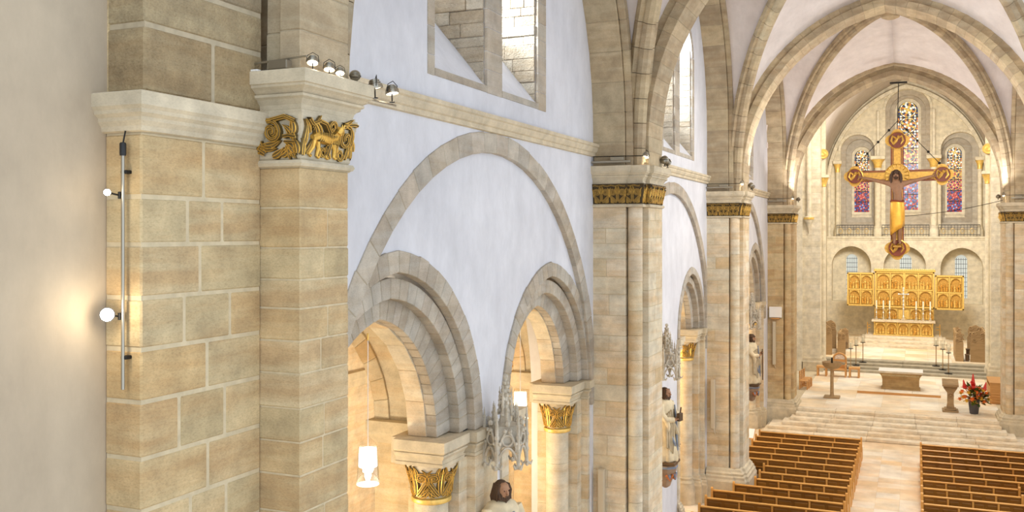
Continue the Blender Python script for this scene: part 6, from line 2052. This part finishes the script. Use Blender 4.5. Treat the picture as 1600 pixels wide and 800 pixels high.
def canopy(x, y, zb, h, label):
    """filigree gothic canopy with crocketed pinnacles"""
    t = thing('statue_canopy', label, 'canopy', (x, y, zb), 'tracery canopies over the statues')
    r = .36
    n = 6
    A = [2 * PI * q / n + PI / 6 for q in range(n)]
    MB().box(x - .352, x - .1, y - .1, y + .1, zb + .18, zb + .4).build('wall_block', M['tracery'], t)
    MB().lathe((x, y, zb), [(.02, .30), (r * .8, .28), (r * .86, .34), (r * .8, .62), (.1, .66)], 6, PI / 6, 2 * PI + PI / 6).build('core', M['tracery'], t)
    for q in range(n):
        a0, a1 = A[q], A[(q + 1) % n]
        p0, p1 = Vector((x + r * math.cos(a0), y + r * math.sin(a0), zb)), Vector((x + r * math.cos(a1), y + r * math.sin(a1), zb))
        mb = MB()
        pts = []
        for i in range(9):
            f = i / 8
            p = p0.lerp(p1, f)
            p.z = zb + .26 * math.sin(PI * f) ** .8 + .02
            pts.append(p)
        mb.tube(pts, .024, 5)
        pts2 = [p + Vector((0, 0, .12 + .18 * (1 - abs(2 * i / 8 - 1)))) for i, p in enumerate(pts)]
        mb.tube(pts2, .022, 5)
        mid = (p0 + p1) / 2
        out_ = (mid - Vector((x, y, zb))).normalized()
        ring = [mid + (p1 - p0).normalized() * .09 * math.cos(k * PI / 5) + Vector((0, 0, .40 + .09 * math.sin(k * PI / 5))) for k in range(10)]
        mb.tube(ring, .016, 5, closed=True)
        for i in range(1, 8, 2):
            mb.ball(tuple(pts2[i] + Vector((0, 0, .045)) + out_ * .02), .035, n=6)
        mb.ball(tuple(mid + Vector((0, 0, .68))), .05, n=6)
        mb.build('tracery_gable', M['tracery'], t, smooth=True)
        mb = MB()
        mb.tube([p0 + Vector((0, 0, -.08)), p0 + Vector((0, 0, .62)), p0 + Vector((0, 0, .92))], [.034, .03, .004], 6)
        for z in (-.04, .2, .45, .66, .76):
            mb.ball(tuple(p0 + Vector((0, 0, z))), .048 if z < .6 else .034, n=6)
        mb.build('pinnacle', M['tracery'], t, smooth=True)
        pend = MB()
        for k in range(4):
            a = a0 + k * PI / 2
            pend.tube([p0 + Vector((0, 0, -.02)), p0 + Vector((.07 * math.cos(a), .07 * math.sin(a), -.06)), p0 + Vector((.10 * math.cos(a), .10 * math.sin(a), .0))], [.03, .03, .015], 5)
        pend.build('leaf_pendant', M['tracery'], t, smooth=True)
    for lvl, (rr, z0, z1) in enumerate(((.22, .6, h * .66), (.11, h * .58, h * .84))):
        for q in range(4 if lvl else 6):
            a = 2 * PI * q / (4 if lvl else 6)
            mb = MB()
            p = Vector((x + rr * math.cos(a), y + rr * math.sin(a), zb))
            mb.tube([p + Vector((0, 0, z0)), p + Vector((0, 0, z1 - .15)), p + Vector((0, 0, z1 + .06))], [.024, .02, .004], 5)
            for k in range(4):
                mb.ball(tuple(p + Vector((0, 0, z0 + (z1 - z0) * (.3 + .2 * k)))), .034 - .004 * k, n=6)
            mb.build('pinnacle', M['tracery'], t, smooth=True)
    mb = MB().tube([(x, y, zb + .6), (x, y, zb + h * .7), (x, y, zb + h)], [.12, .075, .02], 6)
    for k in range(9):
        z = zb + .8 + (h - .9) * k / 8
        rr = .13 - .012 * k
        for q in range(4):
            a = q * PI / 2 + k * PI / 4
            mb.ball((x + rr * math.cos(a), y + rr * math.sin(a), z), .034, n=6)
    mb.ball((x, y, zb + h), .05, n=8)
    mb.build('spire', M['tracery'], t, smooth=True)
    return t
SX = -5.47
for (yy, z0, hh, lab, hat, staff, ofs) in ((14.48, 2.98, 2.05, 'bearded robed saint statue, nearest, seen from the chest up below the lamp', False, False, -.55), (25.75, 2.90, 2.0, 'bearded saint statue in cream robe with book beside the second pier', False, False, -.25), (40.75, 2.85, 2.05, 'saint statue in hat with staff before the brown choir pier', True, True, -.2)):
    nm = {14.48: 'nearest', 25.75: 'middle', 40.75: 'farthest'}[yy]
    statue(SX, yy, z0 + .1, hh, ofs, lab, hat, staff)
    corbel(SX, yy, z0, 'painted corbel with shields carrying the %s saint statue' % nm)
    canopy(SX, yy + .15, z0 + hh + .42, 1.42, 'grey filigree stone canopy above the %s saint statue' % nm)
for (ya, yb_) in ((14.2, 15.1), (25.4, 26.5), (40.2, 41.3)):
    MB().box(-6.4, -5.83, ya, yb_, 0, 6.0).build('wall_left', M['stone_pale'], kind='structure')

# ================================================================== LAMPS
def pendant(x, y, zb, ztop, label):
    t = thing('pendant_lamp', label, 'lamp', (x, y, zb), 'glass pendant lamps in the arcade')
    MB().tube([(x, y, zb + .5), (x, y, ztop)], .006, 5).build('cable', M['white'], t)
    MB().lathe((x, y, ztop), [(.015, -.1), (.015, 0)], 10).build('ceiling_clip', M['gold_soft'], t)
    mb = MB().lathe((x, y, zb), [(.165, 0), (.15, .28), (.135, .54)], 24)
    mb.f, mb.m = mb.f[:48], mb.m[:48]
    g = mb.build('glass_cylinder', M['glass'], t, smooth=True, fix=False)
    mb = MB().lathe((x, y, zb), [(.05, .50), (.128, .52), (.137, .27), (.132, .26)], 24)
    mb.build('white_shade', M['lit_soft'], t, smooth=True)
    MB().lathe((x, y, zb), [(.03, .26), (.045, .2), (.05, .12), (.03, .06), (.0, .05)], 16).build('bulb', M['bulb'], t, smooth=True)
    MB().lathe((x, y, zb), [(.14, .005), (.16, .0), (.165, .008), (.14, .012)], 24).build('bottom_disc', M['lit_soft'], t, smooth=True)
    lamp('POINT', 'pendant_light', (x, y, zb + .14), 26, (1.0, .80, .52), .1)
    return t
pendant(-6.34, 11.66, 5.68, 7.86, 'lit glass pendant lamp hanging in the nearest arch on a long cable')
pendant(-6.34, 17.36, 5.60, 7.58, 'lit glass pendant lamp hanging in the second arch beside the canopy')

def spot(loc, aim, label, lit=True, size=.058, energy=10, group='spotlights on the pier ledges'):
    x, y, z = loc
    t = thing('spotlight', label, 'spotlight', (x, y, z), group)
    d = (Vector(aim) - Vector(loc)).normalized()
    q = d.to_track_quat('Z', 'Y').to_matrix()
    c = Vector(loc) + Vector((0, 0, size * 1.5))
    def on(prof, n, m, nm, sm=True):
        mb = MB().lathe((0, 0, 0), prof, n)
        mb.v = [tuple(c + q @ Vector(v)) for v in mb.v]
        return mb.build(nm, m, t, smooth=sm)
    s = size
    on([(s * .45, -s * 1.0), (s * .6, -s * .95), (s * .75, -s * .5), (s * 1.0, -s * .1), (s * 1.0, s * .25), (s * .9, s * .3), (s * .86, s * .12)], 18, M['steel'], 'housing')
    on([(0, s * .08), (s * .88, s * .08), (s * .88, s * .16), (0, s * .2)], 18, M['lit'] if lit else M['steel'], 'lens')
    for k in range(3):
        on([(s * (.62 + .12 * k), -s * (.8 - .25 * k)), (s * (.74 + .12 * k), -s * (.8 - .25 * k)), (s * (.74 + .12 * k), -s * (.72 - .25 * k)), (s * (.62 + .12 * k), -s * (.72 - .25 * k))], 14, M['steel'], 'cooling_fin')
    side = d.cross(Vector((0, 0, 1)))
    side = side.normalized() if side.length > .1 else Vector((1, 0, 0))
    up = side.cross(d)
    MB().tube([c + side * s * 1.05, c + side * s * .9 - d * s * 1.0 + up * s * .3, c - d * s * 1.5 + up * s * .5, c - side * s * .9 - d * s * 1.0 + up * s * .3, c - side * s * 1.05], s * .06, 5).build('wire_bow', M['iron'], t)
    MB().tube([Vector(loc), c - d * s * .3], s * .12, 6).build('stem', M['iron'], t)
    MB().lathe((x, y, z), [(s * .4, 0), (s * .4, s * .1), (s * .15, s * .16)], 10).build('foot', M['iron'], t, smooth=True)
    if lit:
        lamp('SPOT', 'spot_beam', tuple(c + d * s * .6), energy, (1.0, .80, .55), .05, tuple(c + d * 4), 70, .7)
    return t
ZT = 10.87
# big corner pier: three spots in front, three behind
spot((-4.42, 7.58, ZT), (-4.2, 7.2, 9.9), 'first lit steel spotlight on the ledge of the corner pier')
spot((-4.42, 7.86, ZT - .02), (-4.25, 7.5, 9.7), 'second lit steel spotlight on the ledge of the corner pier')
spot((-4.40, 8.02, ZT - .02), (-4.1, 7.6, 9.9), 'third lit steel spotlight on the ledge of the corner pier', size=.048)
spot((-4.48, 8.42, ZT), (-5.3, 9.5, 12), 'unlit steel spotlight turned to the white wall on the corner pier ledge', False)
spot((-4.62, 9.05, ZT - .06), (-4.3, 9.3, 9.0), 'lit steel spotlight clipped behind the corner pier ledge', size=.085)
spot((-4.62, 9.42, ZT - .06), (-4.2, 9.3, 9.0), 'farther lit steel spotlight clipped behind the corner pier ledge', size=.08)
t = thing('lamp_bracket', 'thin bracket carrying the two spotlights behind the corner pier', 'bracket', (-4.62, 8.6, ZT - .07))
MB().tube([(-4.8, 8.55, ZT - .09), (-4.62, 9.0, ZT - .085), (-4.62, 9.5, ZT - .085)], .012, 6).build('bar', M['steel'], t)
t = thing('lamp_transformer', 'grey transformer box with rod on the corner pier ledge', 'transformer', (-4.85, 7.4, ZT))
MB().bbox(-4.82, -4.60, 7.41, 7.5, ZT + .01, ZT + .10, .008).build('box', plain('dull_grey_metal', srgb(128, 118, 100), .4, .4), t, fix=False)
MB().tube([(-5.02, 7.44, ZT + .085), (-4.42, 7.48, ZT + .125)], .010, 6).build('rod', M['steel'], t)
MB().tube([(-5.0, 7.44, ZT + .08), (-5.05, 7.44, ZT + .05), (-5.02, 7.44, ZT + .015), (-4.8, 7.44, ZT + .012)], .007, 5).build('cable', M['black'], t)
t = thing('white_strip', 'flat white strip lying on the corner pier ledge beside the transformer', 'strip', (-5.05, 7.42, ZT))
MB().bbox(-5.14, -4.92, 7.38, 7.44, ZT, ZT + .02, .004).build('strip', M['white'], t, fix=False)
t = thing('power_cable', 'black cable hanging down the left edge of the corner pier ledge', 'cable', (-5.22, 7.42, ZT))
MB().tube([(-5.0, 7.355, ZT + .008), (-5.2, 7.36, ZT + .012), (-5.30, 7.33, ZT - .03), (-5.31, 7.34, ZT - .2), (-5.30, 7.38, ZT - .3), (-5.24, 7.43, ZT - .40), (-5.22, 7.47, ZT - .5)], .008, 5).build('cable', M['black'], t)
# other piers
for i, (pc, sg, nm) in enumerate(((PIERS[1], -1, 'second pier'), (PIERS[2], -1, 'third pier'), (PIERS[3], -1, 'brown choir pier'), (PIERS[3], 1, 'right choir pier'))):
    ym = pc['c'] - pc['mh'] - .08
    spot((sg * 4.62, ym, ZT), (sg * 4.62, ym - .55, ZT - 1.6), 'lit spotlight on the ledge of the %s' % nm, size=.10, energy=30)
    spot((sg * 4.45, pc['c'] + pc['mh'] - .15, ZT), (sg * 3.0, pc['c'] + 3, 12), 'unlit spotlight at the far corner of the %s ledge' % nm, False, .10)
    if sg < 0 and i < 2:
        spot((sg * 4.45, pc['c'] + pc['mh'] + .12, ZT - .02), (sg * 4.0, pc['c'] + 3, 10), 'second lit spotlight at the far corner of the %s ledge' % nm, True, .09, 10)
    t = thing('cable_tray', 'grey cable tray with rod along the ledge of the %s' % nm, 'tray', (sg * 5.3, pc['c'] - pc['oh'] - .08, ZT))
    yt = pc['c'] - pc['oh'] - (.11 if i < 2 else .13)
    MB().bbox(min(sg * 5.75, sg * 4.85), max(sg * 5.75, sg * 4.85), yt - .04, yt + .04, ZT, ZT + .05, .006).build('tray', M['steel'], t, fix=False)
    MB().bbox(min(sg * 5.3, sg * 5.0), max(sg * 5.3, sg * 5.0), yt - .05, yt + .05, ZT + .05, ZT + .13, .008).build('box', plain('tray_grey', srgb(150, 142, 124), .5, .3), t, fix=False)
    MB().tube([(sg * 5.72, yt, ZT + .15), (sg * 4.6, yt + .15, ZT + .15)], .010, 5).build('rod', M['iron'], t)
    MB().tube([(sg * 5.7, yt, ZT + .04), (sg * 5.7, yt, ZT + .15)], .008, 5).build('rod_foot', M['iron'], t)

# pole with two spots on the corner pier beside the plaster wall
t = thing('lamp_pole', 'slim steel lamp pole with black cap clamped to the corner pier edge', 'pole', (-5.15, 5.93, 8.0))
MB().tube([(-5.15, 5.93, 8.0), (-5.15, 5.93, 9.97)], .016, 10).build('pole', M['steel'], t, smooth=True)
MB().lathe((-5.15, 5.93, 9.95), [(.026, 0), (.028, .02), (.028, .10), (.02, .11)], 12).build('black_cap', M['black'], t, smooth=True)
MB().tube([(-5.15, 5.93, 10.05), (-5.15, 5.95, 10.13), (-5.16, 5.97, 10.17)], .007, 5).build('cable', M['black'], t)
for z in (8.25, 9.8):
    MB().bbox(-5.18, -5.12, 5.93, 6.0, z, z + .03, .005).build('wall_clip', M['iron'], t, fix=False)
for nm, z, s, en in (('upper small', 9.54, .03, 2), ('lower dazzling', 8.53, .06, 9)):
    t = thing('pole_spotlight', '%s lit spotlight on the steel lamp pole' % nm, 'spotlight', (-5.19, 5.84, z), 'spotlights on the lamp pole')
    d = (Vector((0.92, 0, 9.6)) - Vector((-5.2, 5.85, z))).normalized()
    q = d.to_track_quat('Z', 'Y').to_matrix()
    c = Vector((-5.21, 5.82, z + .1))
    for prof, m, n_ in (([(s * .5, -s * 1.6), (s * .8, -s * 1.4), (s, -s * .2), (s * 1.05, s * .2), (s * .9, s * .22), (s * .85, 0)], M['black'], 'housing'), ([(0, .0), (s * .88, 0), (s * .88, s * .12), (0, s * .25)], glow('dazzling_lens', (1, .93, .78, 1), 60), 'lens')):
        mb = MB().lathe((0, 0, 0), prof, 18)
        mb.v = [tuple(c + q @ Vector(v)) for v in mb.v]
        mb.build(n_, m, t, smooth=True)
    MB().tube([c, (-5.18, 5.915, z + .08)], .008, 6).build('arm', M['iron'], t)
    MB().bbox(-5.19, -5.168, 5.91, 5.95, z + .05, z + .11, .004).build('clamp', M['black'], t, fix=False)
    lamp('POINT', 'pole_light', tuple(c + d * .14), en * .8, (1, .84, .6), .05)

# small uplight on the first arcade impost
t = thing('impost_uplight', 'tiny black lamp with cord on the nearest arcade impost', 'lamp', (-6.0, 14.1, 6.03))
MB().bbox(-6.06, -5.94, 13.98, 14.14, 6.03, 6.05, .005).build('base', M['black'], t, fix=False)
MB().lathe((-6.0, 14.06, 6.05), [(.012, 0), (.012, .12), (.03, .14), (.03, .17), (.012, .19), (.006, .26)], 10).build('lamp_head', M['black'], t, smooth=True)
MB().tube([(-6.0, 14.1, 6.04), (-5.93, 14.3, 6.04), (-5.82, 14.45, 6.045)], .006, 5).build('cord', M['black'], t)

# line-array speakers on the piers, white board
for i, (pc, z0, z1, nm) in enumerate(((PIERS[1], 2.0, 4.05, 'second pier'), (PIERS[2], 2.55, 4.25, 'third pier'), (PIERS[3], 2.9, 5.0, 'brown choir pier'))):
    yo = pc['c'] - pc['oh']
    xx = (-5.52, -5.52, -5.42)[i]
    t = thing('column_speaker', 'slim beige column loudspeaker fixed on the %s' % nm, 'loudspeaker', (xx, yo - .06, z0), 'column loudspeakers on the piers')
    MB().bbox(xx - .075, xx + .075, yo - .17, yo - .04, z0, z1, .012).build('cabinet', M['grey'], t, fix=False)
    MB().bbox(xx - .06, xx + .06, yo - .178, yo - .168, z0 + .04, z1 - .04, .004).build('grille', M['grey'], t, fix=False)
    for z in (z0 + .25, z1 - .3):
        MB().box(xx - .03, xx + .03, yo - .06, yo + .01, z, z + .08).build('wall_bracket', M['grey'], t)
    MB().tube([(xx, yo - .08, z0), (xx + .04, yo - .05, z0 - .12), (xx + .06, yo - .02, z0 - .2)], .014, 5).build('cable', M['grey'], t)
pc = PIERS[3]
yo = pc['c'] - pc['oh']
t = thing('white_board', 'white board on a small shelf high on the brown choir pier', 'board', (-5.36, yo - .1, 5.1))
MB().bbox(-5.66, -5.06, yo - .14, yo - .06, 5.2, 5.72, .012).build('board', M['white'], t, fix=False)
MB().bbox(-5.56, -5.16, yo - .16, yo + .01, 5.12, 5.18, .008).build('shelf', M['oak_light'], t, fix=False)
